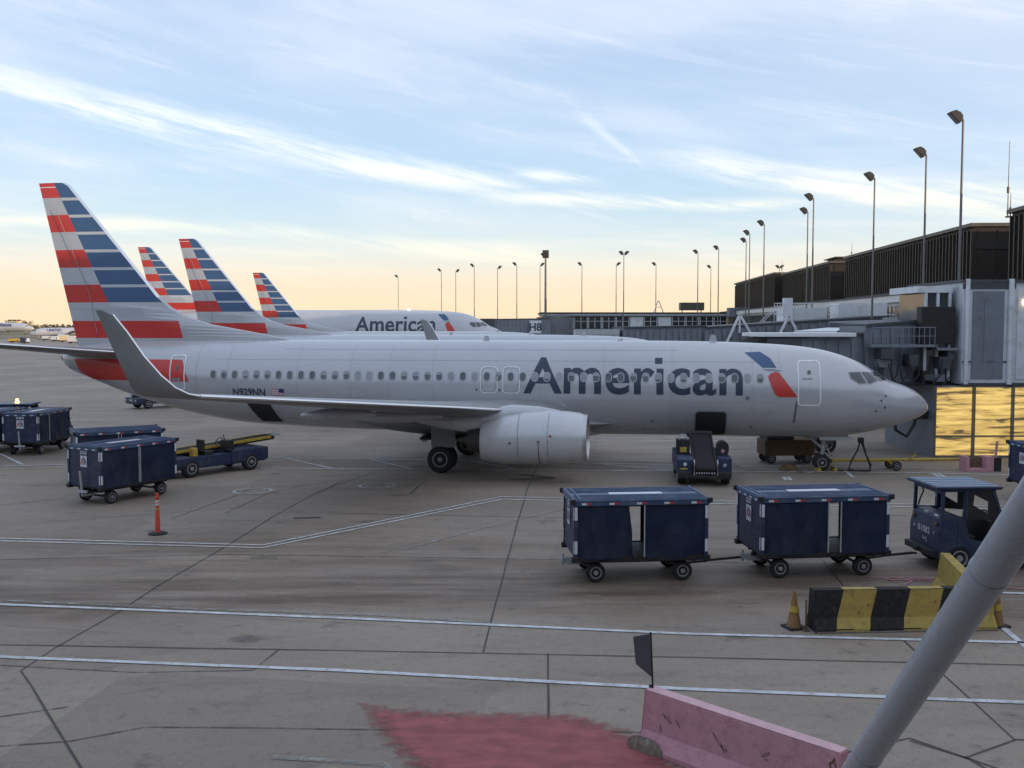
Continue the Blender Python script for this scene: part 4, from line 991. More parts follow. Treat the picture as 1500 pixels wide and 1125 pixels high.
    for y in (y0 + .03, y1 - .03):
        pts_ = [(.66, 1.30), (.66, 2.0), (1.28, 2.0), (1.53, 1.24)]; inn = [(1.0 + .24 * cos(a), 1.66 + .21 * sin(a) - .12 * cos(a)) for a in (R(215), R(135), R(45), R(-45))]
        mb = MB(); mb.add([(a, y, b) for a, b in pts_ + inn], [(j, (j + 1) % 4, 4 + (j + 1) % 4, 4 + j) for j in range(4)]); mb.build('side_screen', M['frameblack'], root)
    # steering wheel and column
    mb = MB(); ctr = Vector((1.22, -.28, 1.30)); rot = Matrix.Rotation(-.7, 3, 'Y')
    mb.tube([ctr + rot @ Vector((.19 * cos(2 * pi * k / 20), .19 * sin(2 * pi * k / 20), 0)) for k in range(21)], .016, 6)
    mb.cyl(ctr, (1.5, -.28, 1.0), .025); mb.beam(ctr + rot @ Vector((0, -.18, 0)), ctr + rot @ Vector((0, .18, 0)), .02)
    mb.build('steering_wheel', M['black'], root)
    mb = MB(); mb.bx(1.34, 1.5, -.65, .65, 1.0, 1.24); mb.cyl((1.38, .2, 1.2), (1.25, .2, 1.42), .02); mb.build('dashboard', M['frameblack'], root, bevel=.03)
    mb = MB(); mb.tube([(.08, .62, 1.42), (.10, .55, 1.62), (.14, .48, 1.80), (.10, .46, 1.93)], .02, 6); mb.build('hose', M['black'], root)
    if beacon:
        mb = MB(); mb.lathe((.6, 0, 2.11), (0, 0, 1), [(0, .09), (.05, .09), (.06, .075), (.18, .065), (.21, .02)], 14); mb.build('beacon_light', M['beacon'], rf, True)
    for x in (.48, 2.55):
        for y in (y0 + .12, y1 - .12): road_wheel(root, (x, y, .33), .33, .24)
    return root
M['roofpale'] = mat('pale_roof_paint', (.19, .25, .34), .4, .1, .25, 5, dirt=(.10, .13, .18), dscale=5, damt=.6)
tug = place(make_tug('blue open-cab baggage tug numbered 01082 coupled ahead of the carts', '01082'), 10.42, 24.65, R(3))
tug2 = place(make_tug('blue tug with lit amber beacon behind the far left cart', None, beacon=True), -25.8, 50.2, R(8))
bar('tow_chain', 'rusty drawbar linking the two coupled carts', 'drawbar', (4.68, 23.86, .36), (4.70, 23.87, .34), .02, 'frameblack') if False else None

# ------------------------------------------------------------------ belt loaders (belt rises towards +x)
def make_loader(label, number=None, tilt=.13, colour='cartblue', rail='yellow', W=1.9, lift=0., x0=-.6):
    root = empty('belt_loader', (0, 0, 0), 0, label, 'belt loader', 'belt loaders')
    mb = MB(); mb.bx(.9, 5.3, -.85, .85, .34, .62); mb.bx(.85, 1.9, -.9, .9, .45, .80); mb.bx(3.6, 5.4, -.9, .9, .40, .92); mb.bx(1.9, 3.6, -.86, -.45, .4, .82); mb.bx(1.9, 3.6, .45, .86, .4, .82); mb.build('body', M[colour], root, bevel=.03)
    z = lambda x: .80 + lift + (x) * math.tan(tilt)
    y = .36
    mb = MB(); mb.beam((x0, y, z(x0)), (6.4, y, z(6.4)), .66, .16); cb = mb.build('conveyor', M['frameblack'], root, bevel=.02)
    mb = MB(); mb.beam((x0 + .05, y, z(x0 + .05) + .10), (6.35, y, z(6.35) + .10), .54, .03); mb.build('belt', M['beltblack'], cb)
    for s_ in (-1, 1):
        mb = MB(); yy = y + s_ * .36; mb.beam((x0 + .1, yy, z(x0 + .1) + .06), (6.2, yy, z(6.2) + .06), .05, .12); mb.build('guide_rail', M[rail], cb, bevel=.008)
    mb = MB()
    for x in (x0 + .02, 6.38): mb.cyl((x, y - .3, z(x) + .02), (x, y + .3, z(x) + .02), .09, n=12)
    mb.build('roller', M['gear'], cb, True)
    mb = MB(); mb.beam((1.4, y, .6), (1.9, y, z(1.9) - .05), .12); mb.beam((4.6, y, .7), (4.0, y, z(4.0) - .05), .12); mb.beam((4.4, y - .2, .7), (3.8, y - .2, z(3.8) - .1), .06); mb.build('lift_arm', M['gear'], root)
    mb = MB(); mb.tube([(6.45, y - .25, z(6.4) + .1), (6.75, y - .28, z(6.7) + .1), (6.75, y + .28, z(6.7) + .1), (6.45, y + .25, z(6.4) + .1)], .025, 6); mb.build('nose_guard', M['gear'], cb)
    # driver's place on the other side
    mb = MB(); mb.bx(2.4, 2.85, -.82, -.35, .80, .98); mb.bx(2.30, 2.42, -.82, -.35, .95, 1.45); mb.build('driver_seat', M['black'], root, bevel=.04)
    mb = MB(); ctr = Vector((3.2, -.58, 1.30)); rot = Matrix.Rotation(-.9, 3, 'Y'); mb.tube([ctr + rot @ Vector((.19 * cos(2 * pi * k / 18), .19 * sin(2 * pi * k / 18), 0)) for k in range(19)], .016, 6); mb.cyl(ctr, (3.5, -.58, .9), .025); mb.beam(ctr + rot @ Vector((0, -.18, 0)), ctr + rot @ Vector((0, .18, 0)), .02)
    mb.build('steering_wheel', M['black'], root)
    mb = MB(); mb.bx(3.45, 3.75, -.85, -.3, .9, 1.32); mb.cyl((3.6, -.4, 1.3), (3.55, -.4, 1.55), .02); mb.build('control_console', M['frameblack'], root, bevel=.03)
    mb = MB(); mb.bx(1.9, 2.1, -.78, -.5, .82, 1.15); mb.cyl((.95, -.8, .8), (.95, -.8, 1.3), .02); mb.lathe((.95, -.8, 1.3), (0, 0, 1), [(0, .04), (.1, .04)], 10); mb.build('engine_cover', M[rail], root, bevel=.02)
    for xx in (.86, 5.41):
        for yy in (-.7, .75):
            mb = MB(); sg = -1 if xx < 3 else 1; mb.lathe((xx, yy, .62), (sg, 0, 0), [(0, .06), (.04, .055), (.045, .01)], 12); mb.build('lamp', M['reflective'], root, True)
    if number:
        mb = MB(); text_on(mb, number, (.845, 0, .64), (0, -1, 0), (0, 0, 1), h=.16, bold=.03); mb.build('number', M['label'], root)
    for x in (1.75, 4.55):
        for yy in (-.78, .78): road_wheel(root, (x, yy, .36), .36, .26)
    return root
ld1 = place(make_loader('blue belt loader with yellow rails parked behind the closed cart', tilt=.055), -14.5, 38.2, R(50))
ld3 = place(make_loader('small blue belt loader numbered 2006 far away under the tail', '2006', tilt=.04, rail='frameblack', x0=.95), -28.3, 71.2, R(48))

def loader_end():
    """the loader at the forward hold, seen from its low end: two cabinets either side of a broad belt"""
    root = empty('belt_loader', (7.25, 37.05, 0), R(84), 'dark blue belt loader at the open forward hold, seen from its low end', 'belt loader', 'belt loaders')
    mb = MB(); mb.bx(.0, 3.4, .42, 1.02, .42, .98); mb.loft([[(x, y, z) for x, z in ((.0, .9), (.25, 1.06), (3.2, 1.06), (3.2, .9))] for y in (.42, 1.02)]); mb.build('left_cabinet', M['cartblue'], root, bevel=.03)
    mb = MB(); mb.bx(.0, 3.4, -1.02, -.50, .42, 1.05); mb.build('right_cabinet', M['cartblue'], root, bevel=.04)
    mb = MB(); mb.bx(.1, 3.5, -.5, .45, .36, .56); mb.build('chassis', M['frameblack'], root, bevel=.02)
    # ribs of the folded belt, rising away
    mb = MB(); mb.beam((-.25, -.03, .62), (2.6, -.03, 1.62), .84, .14); cb = mb.build('conveyor', M['frameblack'], root, bevel=.03)
    mb = MB(); mb.beam((-.28, -.03, .71), (2.55, -.03, 1.71), .70, .05); mb.cyl((-.30, -.38, .66), (-.30, .32, .66), .10, n=14)
    mb.build('belt', M['beltblack'], cb)
    for yy in (-.44, .38):
        mb = MB(); mb.beam((-.2, yy, .70), (2.6, yy, 1.70), .07, .18); mb.build('guide_rail', M['frameblack'], cb, bevel=.01)
    for k in range(8):
        mb = MB(); yy = -.36 + k * .093; mb.bx(-.42, -.37, yy, yy + .045, .50, .56); mb.build('bumper_tooth', M['gear'], cb)
    for a_ in (-.46, .40): mb = MB(); mb.tube([(-.35, a_, .45), (-.37, a_, .9), (-.2, a_, 1.0)], .025, 6); mb.build('grab_rail', M['gear'], root)
    mb = MB(); mb.bx(2.45, 2.75, -.52, .48, 1.55, 1.80); mb.cyl((2.5, -.5, 1.72), (2.5, .46, 1.72), .09); mb.build('belt_head', M['frameblack'], cb, bevel=.05)
    mb = MB(); mb.bx(.95, 1.55, .48, .98, 1.06, 1.62); seat = mb.build('operator_cab', M['frameblack'], root, bevel=.03)
    mb = MB(); mb.bx(.93, .948, .60, .86, 1.14, 1.34); mb.build('notice_plate', M['yellow'], seat)
    mb = MB(); mb.tube([(1.0, .55 + .16 * (1 - cos(a)), 1.60 + .22 * sin(a)) for a in [pi * k / 10 for k in range(11)]], .018, 6); mb.tube([(1.2, .62 + .14 * (1 - cos(a)), 1.60 + .20 * sin(a)) for a in [pi * k / 10 for k in range(11)]], .018, 6); mb.build('handrail', M['gear'], seat)
    mb = MB(); mb.loft([[(.80 + dx, -.76 + .26 * cos(a) * .9, 1.28 + .26 * sin(a) + (.06 if sin(a) > 0 else 0)) for a in [2 * pi * k / 16 for k in range(16)]] for dx in (0, .5)]); sb = mb.build('seat', M['black'], root, True)
    mb = MB(); st_ = []
    for k in range(10): a = pi / 2 + pi * k / 5; r_ = .11 if k % 2 == 0 else .05; st_.append((.79, -.76 - r_ * cos(a), 1.22 + r_ * sin(a)))
    mb.add(st_, [tuple(range(10))]); mb.build('star_sticker', M['pink'], sb)
    for yy, z, m_ in ((.72, .80, 'reflective'), (.92, .46, 'reflective'), (-.76, .78, 'gear'), (-.92, .44, 'reflective')):
        mb = MB(); mb.lathe((-.005, yy, z), (-1, 0, 0), [(0, .07), (.035, .065), (.04, .01)], 12); mb.build('lamp', M[m_], root, True)
    mb = MB(); mb.bx(-.004, -.01, .62, .92, .60, .66); mb.build('number_strip', M['yellow'], root)
    mb = MB(); text_on(mb, 'ENDUR', (-.40, -.03, .42), (0, -1, 0), (0, 0, 1), h=.07, bold=.02); mb.bx(-.39, -.36, -.4, .35, .36, .48); mb.build('maker_plate', [M['frameblack']], root) if False else None
    for a_ in (.5, -.98): box_part('bumper', 'frameblack', root, (-.30, .0, a_, a_ + .48, .30, .55), bevel=.03)
    for x in (.45, 2.9):
        for yy in (-.82, .82): road_wheel(root, (x, yy, .34), .34, .30)
    return root
ld2 = loader_end()
# ------------------------------------------------------------------ apron clutter
def stick(name, p, q, r, m, parent, n=10): mb = MB(); mb.cyl(p, q, r, n=n); return mb.build(name, M[m], parent, True)
# tow bar on the nose wheel
tb = empty('aircraft_tow_bar', (13.45, 41.15, 0), R(3), 'long yellow aircraft tow bar on two small wheels at the nose wheel', 'tow bar')
mb = MB(); mb.cyl((-.2, 0, .40), (6.3, 0, .42), .065, n=12); mb.build('bar', M['yellow'], tb, True)
mb = MB(); mb.bx(-.45, -.15, -.22, .22, .32, .48); mb.bx(6.2, 6.6, -.09, .09, .36, .48); mb.build('tow_head', M['frameblack'], tb, bevel=.02)
mb = MB(); mb.beam((2.3, 0, .40), (2.55, -.3, .2), .05); mb.beam((2.3, 0, .40), (2.55, .3, .2), .05); mb.beam((3.2, -.08, .44), (3.5, -.08, .66), .04); mb.beam((2.55, -.34, .2), (2.55, .34, .2), .05); mb.build('wheel_frame', M['yellow'], tb)
for y in (-.36, .36): road_wheel(tb, (2.55, y, .2), .2, .12)
# ground power hose hanging in loops
hz = empty('ground_power_cable', (14.35, 40.6, 0), 0, 'black power cable hanging in a loop in front of the nose wheel', 'cable')
mb = MB(); mb.tube([(0, 0, 1.25), (-.10, 0, .9), (-.35, 0, .45), (-.42, .05, .12), (-.15, .1, .03), (.25, 0, .03), (.42, -.1, .06), (.40, 0, .35), (.22, 0, .8), (.05, 0, 1.25)], .035, 8); mb.build('cable', M['black'], hz, True)
mb = MB(); mb.tube([(.10, 0, 1.3), (.25, .02, .75), (.5, .05, .25), (.45, .1, .05), (.1, .2, .03), (-.4, .25, .03), (-.9, .3, .03)], .03, 8); mb.build('cable', M['black'], hz, True)
mb = MB(); mb.bx(-.08, .14, -.08, .08, 1.2, 1.42); mb.build('plug', M['black'], hz, bevel=.02)
for x, y in ((12.65, 40.65), (13.35, 40.75)):
    mb = MB(); mb.loft([[(a, b, c) for a, c in ((0, 0), (.16, 0), (.10, .16), (.04, .16))] for b in (0, .6)]); ck = mb.build('wheel_chock', M['yellow'], None, bevel=.01); ck.location = (x, y, 0)
    tag(ck, 'yellow wheel chock on the ' + ('tail' if x < 13 else 'nose') + ' side of the nose wheel', 'chock', 'chocks at the nose wheel')
mb = MB(); mb.lathe((0, 0, .02), (0, 0, 1), [(0, .42), (.06, .40), (.10, .32), (.22, .30), (.26, .12), (.30, .03)], 14); o = mb.build('cable_reel', M['brownmetal'], None, True); o.location = (11.55, 41.1, 0); tag(o, 'low rusty brown cable reel on the apron behind the nose wheel', 'reel')
# dark ground power unit partly under the forward fuselage
gp = empty('ground_power_unit', (12.1, 43.6, 0), R(4), 'dark brown ground power unit standing under the forward fuselage', 'power unit')
box_part('body', 'brownmetal', gp, (-1.1, 1.1, -.6, .6, .35, 1.05), bevel=.04); box_part('hood', 'bridgedark', gp, (-1.0, .2, -.55, .55, 1.05, 1.25), bevel=.04)
mb = MB(); mb.beam((1.1, 0, .35), (2.0, 0, .35), .06); mb.build('tow_bar', M['frameblack'], gp); stick('mast', (-.95, -.5, 1.0), (-.95, -.5, 1.75), .03, 'gear', gp)
for x in (-.8, .8):
    for y in (-.5, .5): road_wheel(gp, (x, y, .22), .22, .14)
# pink box frame by the right hand carts
pk = empty('pink_parts_bin', (18.75, 40.9, 0), R(2), 'pink open-fronted steel bin standing in front of the gold reflection panes', 'bin')
box_part('frame', 'pink', pk, (0, 1.15, -.3, .3, 0, .12), (0, .13, -.3, .3, .12, .62), (.85, 1.15, -.3, .3, .12, .62), bevel=.01); box_part('back_panel', 'brownmetal', pk, (.13, .85, .1, .16, .12, .55)); stick('post', (1.22, -.2, .0), (1.32, -.2, 1.25), .05, 'pink', pk); box_part('side_plate', 'frameblack', pk, (1.16, 1.5, -.25, .25, 0, .58))
# delineator post
dp = empty('delineator_post', (-10.25, 28.35, 0), 0, 'slim orange delineator post on a black round base', 'delineator post')
mb = MB(); mb.lathe((0, 0, 0), (0, 0, 1), [(0, .27), (.03, .27), (.05, .22), (.06, .08)], 26); mb.build('base', M['black'], dp, True)
mb = MB(); mb.lathe((0, 0, .05), (0, 0, 1), [(0, .085), (.06, .075), (.8, .052), (.98, .052), (.99, .066), (1.04, .066), (1.05, .045), (1.13, .045), (1.15, .03)], 18); post = mb.build('post', M['conred'], dp, True)
for z, m_ in ((.70, 'yellow'), (.84, 'reflective'), (.93, 'reflective')):
    mb = MB(); mb.lathe((0, 0, z), (0, 0, 1), [(0, .0585), (.001, .0595), (.055, .0585), (.056, .057)], 18); mb.build('reflective_band', M[m_], post, True)

# ------------------------------------------------------------------ concrete barriers
JP = [(.30, 0), (.30, .075), (.17, .27), (.10, .81), (-.10, .81), (-.17, .27), (-.30, .075), (-.30, 0)]   # half section: y, z
def jersey(mb, Ln, cuts, mis, slant=.0, sub=.25, rnd=None, zs=1.):
    xs = sorted(set([0, Ln] + [c for c in cuts]))
    n = len(JP); rings = []; mi = []
    for a, b, m in zip(xs, xs[1:], mis):
        k = max(1, int((b - a) / sub))
        for i in range(k): rings.append((a + (b - a) * i / k, a == 0 and i == 0, False)); mi.append(m)
    rings.append((Ln, False, True)); vs = []
    for x, f0, f1 in rings:
        for y, z in JP:
            dx = 0 if (x < .01 or x > Ln - .01) else slant * (z - .4)
            xx = min(max(x + dx, 0.02 if x > 0.01 else 0), Ln - (.02 if x < Ln - .01 else 0))
            d = .006 * noise.noise(Vector((xx * 3, y * 9, z * 7)))
            vs.append((xx, y + (d if y > 0 else -d), z * zs + (.008 * noise.noise(Vector((xx * 4, 3, z))) if z > .5 else 0)))
    fs = []; ms = []
    for i in range(len(rings) - 1):
        for j in range(n): k = (j + 1) % n; fs.append((i * n + j, i * n + k, (i + 1) * n + k, (i + 1) * n + j)); ms.append(mi[i])
    fs.append(tuple(range(n))); ms.append(mi[0]); fs.append(tuple((len(rings) - 1) * n + j for j in range(n))); ms.append(mi[-1])
    mb.v += vs; mb.f += fs; mb.m += ms
def barrier(label, loc, rz, Ln, cuts, mis, mats, slant=0., foot='concrete'):
    root = empty('concrete_barrier', loc, rz, label, 'barrier', 'precast concrete road barriers')
    mb = MB(); jersey(mb, Ln, cuts, mis, slant); b = mb.build('body', mats, root, bevel=.012)
    return root, b
br1, b1 = barrier('black and yellow striped concrete barrier standing across the foot of the grey strut', (5.93, 19.33, 0), R(3.2), 3.66, [.50, 1.17, 1.85, 2.52, 3.2], [0, 1, 0, 1, 0, 1], [M['bblack'], M['byellow']], .28)
mb = MB(); mb.bx(.0, 3.66, -.315, .315, .0, .035); mb.build('mortar_foot', M['concrete'], b1, bevel=.01)
for x, y, z, r in ((1.10, -.155, .52, .022), (2.46, -.14, .56, .014), (.62, -.16, .46, .012), (.9, -.18, .38, .016)):
    mb = MB(); mb.lathe((x, y, z), (0, -1, .13), [(0, r), (.012, r * .8), (.014, .003)], 8); mb.build('anchor_spot', M['brownmetal'], b1)
br2, b2 = barrier('weathered yellow concrete barrier seen end-on behind the striped one', (9.93, 22.4, 0), R(-101), 2.85, [], [0], [M['byellow']])
mb = MB()
for zc in (.45, .62): mb.tube([(-.01, .05 * cos(a), zc + .10 * sin(a)) for a in [2 * pi * k / 14 for k in range(15)]], .016, 6)
mb.build('lifting_loop', M['brownmetal'], b2)
mb = MB(); mb.bx(-.012, 0, -.10, .10, .10, .75); mb.build('worn_end', M['bblack'], b2)
br3, b3 = barrier('chipped pink concrete barrier at the bottom of the view beside the red paint', (1.98, 13.95, 0), R(-45.5), 2.98, [], [0], [M['pink']])
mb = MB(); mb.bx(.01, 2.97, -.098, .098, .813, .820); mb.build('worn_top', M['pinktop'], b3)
for x, z, w_, h_, a in ((.42, .52, .17, .045, -.5), (.60, .50, .12, .02, -.9), (1.28, .44, .30, .03, -.75), (1.36, .40, .12, .05, -.4), (1.98, .50, .13, .03, .7), (.32, .36, .03, .10, .2), (2.0, .44, .04, .02, 0), (2.9, .62, .1, .2, 0.)):
    mb = MB(); y = -(.10 + (.81 - z) * .07 / .54) - .004; pts_ = []
    for k in range(9): t = 2 * pi * k / 9; u = w_ / 2 * cos(t) * (1 + .3 * sin(k * 5)); v = h_ / 2 * sin(t) * (1 + .3 * cos(k * 3)); pts_.append((x + u * cos(a) - v * sin(a), y - (0.13 * (z - z)), z + u * sin(a) + v * cos(a)))
    pts_ = [(p[0], -(.10 + (.81 - p[2]) * .07 / .54) - .006 if p[2] > .27 else p[1], p[2]) for p in pts_]
    c_ = Vector((x, y + .012, z)); mb.add([tuple(c_)] + pts_, [(0, k + 1, (k + 1) % 9 + 1) for k in range(9)]); mb.build('chip', M['chipdark'] if 'chipdark' in M else M['brownmetal'], b3)
mb = MB(); rg = []
for j in range(7):
    rg.append([(.16 + .30 * cos(2 * pi * k / 18) * cos(pi / 2 * j / 7) * (1 + .2 * sin(k * 3)), -.27 + .09 * sin(2 * pi * k / 18) * cos(pi / 2 * j / 7), .0 + .19 * sin(pi / 2 * j / 6.5) + .02 * sin(k * 2.3)) for k in range(18)])
mb.loft(rg); mb.build('exposed_concrete_lump', M['concrete'], b3, True)
# small dark sign on a post, standing on the pink barrier
sg_ = empty('sign_on_post', (2.02, 13.93, .82), R(-52), 'small dark rectangular sign on a thin post atop the pink barrier', 'sign')
mb = MB(); mb.cyl((0, 0, 0), (-.05, 0, .80), .014, n=10); mb.bx(-.06, -.02, -.02, .02, .0, .03); mb.build('post', M['black'], sg_)
mb = MB(); mb.loft([[(a, b, c) for a, b, c in ((-.01, y, .17), (-.31, y, .27), (-.37, y, .66), (-.05, y, .78))] for y in (-.035, -.020)]); mb.build('plate', M['signback'] if 'signback' in M else M['bridgedark'], sg_, bevel=.004)
# cones
for (x, y), h_, lb in (((5.62, 19.42), .72, 'faded orange traffic cone against the end of the striped barrier'), ((9.72, 19.55), .72, 'worn orange traffic cone mostly behind the grey strut')):
    cn = empty('traffic_cone', (x, y, 0), .3, lb, 'cone', 'worn traffic cones by the barriers')
    mb = MB(); mb.box((0, 0, .02), (.38, .38, .04)); mb.build('base', M['black'], cn, bevel=.012)
    mb = MB(); mb.lathe((0, 0, .03), (0, 0, 1), [(0, .15), (.03, .135), (h_ * .9, .035), (h_, .025)], 22); c_ = mb.build('body', M['cone'], cn, True)
    mb = MB(); mb.lathe((0, 0, .33), (0, 0, 1), [(0, .098), (.001, .101), (.12, .080), (.121, .077)], 22); mb.build('collar', M['yellow'], c_, True)
mb = MB(); mb.cyl((0, 0, 0), (0, .0, .62), .02, n=8); mb.cyl((0, 0, 0), (0, 0, .03), .07, n=10); o = mb.build('marker_stake', M['brownmetal'], None); o.location = (5.80, 19.22, 0); tag(o, 'thin rusty stake between the faded cone and the striped barrier', 'stake')
# the big painted steel strut of the building the picture is taken from
st = empty('steel_strut', (2.79, 10.1, 0), 0, 'thick grey painted steel strut crossing the lower right corner', 'strut')
mb = MB(); mb.cyl((0, 0, .06), (-.73, -11.3, 10.5), .103, n=48); mb.build('tube', M['pipe'], st, True)
mb = MB(); mb.bx(-.3, .3, -.3, .3, 0, .05); mb.build('base_plate', M['pipe'], st, bevel=.01)

# ------------------------------------------------------------------ lamp posts
def make_post(h=18., side=-1, double=False, mast=False):
    root = empty('lamp_post'); mb = MB(); r0, r1 = (.13, .075) if not mast else (.30, .2)
    mb.cyl((0, 0, 0), (0, 0, h), r0, r1, 12); mb.cyl((0, 0, 0), (0, 0, .5), r0 * 2, r0 * 1.7, 12); mb.build('pole', M['pole'], root, True)
    for sd_ in ((-1, 1) if double else (side,)):
        mb = MB(); mb.beam((0, 0, h - .04), (sd_ * .26, -.04, h - .04), .08); ar = mb.build('arm', M['pole'], root)
        mb = MB(); rot = Matrix.Rotation(-sd_ * .52, 3, 'Y')
        prof_ = [(0, -.30), (-.10, -.05), (.02, .20), (.30, .27), (.62, .22), (.92, -.08), (.90, -.14)]
        c = Vector((sd_ * .22, -.05, h + .0))
        mb.loft([[c + rot @ Vector((sd_ * a, yy, b)) for a, b in prof_] for yy in (-.30, .30)]); hd = mb.build('lamp_head', M['lamphead'], root, bevel=.03)
        mb = MB(); mb.add([c + rot @ Vector((sd_ * a, yy, b - .01)) for a, b in ((.03, -.31), (.88, -.15)) for yy in (-.25, .25)], [(0, 1, 3, 2)]); mb.build('lens', M['lampglass'], hd)
    if mast:
        mb = MB(); mb.box((0, 0, h + .3), (1.3, .9, 1.3)); mb.build('camera_box', M['lamphead'], root, bevel=.05)
        mb = MB(); mb.lathe((0, 0, h * .28), (0, 0, 1), [(0, .7), (.12, .7), (.13, .3)], 12); mb.bx(-.9, .9, -.1, .1, h * .28, h * .28 + .8); mb.build('bracket', M['pole'], root)
    return root
protoL, protoR, protoD, protoM = make_post(), make_post(side=1), make_post(double=True), make_post(mast=True)
posts = [(1402, 172, 57, 'L'), (1350, 223, 68.2, 'L'), (1276, 258, 79.3, 'L'), (1188, 288, 91.6, 'L'), (1180, 308, 102.5, 'L'), (1117, 326, 114.5, 'L'), (1096, 340, 126, 'L'), (1091, 351, 137, 'L'), (1051, 362, 150, 'L'), (1021, 368, 158, 'L'),
         (913, 370, 161, 'D'), (799, 373, 165, 'M'), (960, 386, 189, 'L'), (902, 386, 189.5, 'R'), (852, 386, 189, 'L'), (791, 387, 191, 'R'), (757, 386, 189, 'L'), (729, 391, 200, 'R'), (695, 388, 193, 'L'), (668, 396, 212, 'R'), (647, 395, 210, 'L'), (584, 404, 235, 'L'),
         (1040, 390, 198, 'L'), (1140, 390, 198, 'D')]
PL = ['tall lamp post nearest the viewer, rising above the white jet bridge housing', 'second tall lamp post in the row along the brown concourse', 'third lamp post of the row, before the long brown concourse block',
      'fourth lamp post of the row, taller of the close pair', 'fifth lamp post of the row, shorter of the close pair', 'sixth lamp post of the row, standing alone left of the close pair', 'seventh lamp post of the row, by the far brown block', 'eighth lamp post of the row, lower of the touching pair',
      'ninth lamp post, just clear of the brown concourse', 'tenth lamp post, last of the receding row', 'twin-headed lamp post above the low glazed hall', 'thick mast with a square box on top at the corner of the low hall',
      'thin lamp post between the twin-headed one and the receding row', 'thin lamp post touching the left side of the twin-headed one', 'lone lamp post over the left part of the low hall', 'lamp post close beside the thick mast',
      'first far lamp post left of the thick mast, head turned left', 'second far lamp post left of the thick mast, head turned right', 'third far lamp post left of the thick mast, above the wide-body nose', 'fourth far lamp post left of the mast, above the American title',
      'fifth far lamp post left of the mast, pair with its right neighbour', 'leftmost and most distant lamp post, above the wide-body roof', 'short far lamp post between two taller ones near the brown concourse', 'far twin-headed lamp post behind the roof of the brown concourse']
first = {}
for (px, py, D, kd), lb in zip(posts, PL):
    src = {'L': protoL, 'R': protoR, 'D': protoD, 'M': protoM}[kd]
    o = src if kd not in first else copy_tree(src); first[kd] = 1
    ztop = H + (478 - py) / F * D; o.location = ((px - 750) / F * D, D, ztop - 18.3 if abs(ztop - 18.3) < 99 else 0)
    k = ztop / 18.3; o.location.z = 0; o.scale = (1, 1, k); tag(o, lb, 'lamp post', 'lamp posts around the apron')
    o.scale = (.8, .8, k)

# ------------------------------------------------------------------ the bronze concourse on the right
CR = R(-4); CX0 = 30.54
def conc_block(label, y0, y1, z0, z1, depth=26, off=0., ribs=.75):
    root = empty('concourse_block', (CX0, 0, 0), CR, label, 'building', 'bronze-clad concourse blocks')
    mb = MB(); mb.bx(off, off + depth, y0, y1, z0, z1); wl_ = mb.build('wall', M['brown'], root)
    mb = MB(); n = int((y1 - y0) / ribs)
    for k in range(n + 1):
        y = y0 + (y1 - y0) * k / n; mb.bx(off - .16, off, y - .07, y + .07, z0 + .15, z1 - .25)
    for k in range(int(depth / 1.5)): mb.bx(off + .4 + k * 1.5, off + .48 + k * 1.5, y0 - .05, y0, z0 + .15, z1 - .25)
    mb.build('cladding_ribs', M['brownlight'], wl_)
    box_part('coping', 'browntop', root, (off - .3, off + depth + .3, y0 - .3, y1 + .3, z1, z1 + .28)); box_part('lower_edge', 'frameblack', root, (off - .22, off + depth, y0 - .12, y1 + .1, z0 - .35, z0))
    mb = MB(); mb.bx(off + .03, off + depth, y0 - .06, y0, z0 + (z1 - z0) * .62, z0 + (z1 - z0) * .62 + .5); mb.build('band', M['frameblack'], wl_)
    return root
conc_block('bronze ribbed concourse block nearest the viewer at the right edge', -34, 72.4, 9.0, 14.15, off=.6)  # unseen near end runs past the viewer, added to block the warm sky
cb2 = conc_block('longest bronze ribbed concourse block between two smaller ones', 78, 115, 9.2, 13.75)
cb3 = conc_block('third bronze concourse block with a small roof hut at its near end', 122, 151, 9.2, 13.7)
cb4 = conc_block('farthest and smallest bronze concourse block', 153, 192, 8.8, 14.0, off=-.8)
rh = empty('roof_hut', (CX0, 0, 13.98), CR, 'small flat hut on the roof of the third bronze block', 'roof hut'); box_part('walls', 'brown', rh, (1, 7, 123, 128, 0, .45)); box_part('roof', 'browntop', rh, (.6, 7.4, 122.6, 128.4, .45, .58))
for (x, y, z, h_, lb) in ((36.5, 73.5, 14, 5.6, 'thin whip antenna on the near bronze block'), (36.2, 72.5, 13.9, 1.8, 'short lamp stub beside the whip antenna'), (38.9, 114, 13.8, 1.7, 'small mast at the far end of the long bronze block'), (41.0, 151, 13.9, 2.0, 'small mast over the third bronze block')):
    mb = MB(); mb.cyl((0, 0, 0), (0, 0, h_), .05, .02, 8); mb.cyl((0, 0, h_ * .32), (0, 0, h_ * .40), .11, n=8); mb.cyl((0, 0, 0), (0, 0, .1), .18, n=8); o = mb.build('antenna_mast', M['pole']); o.location = (x, y, z); tag(o, lb, 'mast', 'masts on the concourse roof')
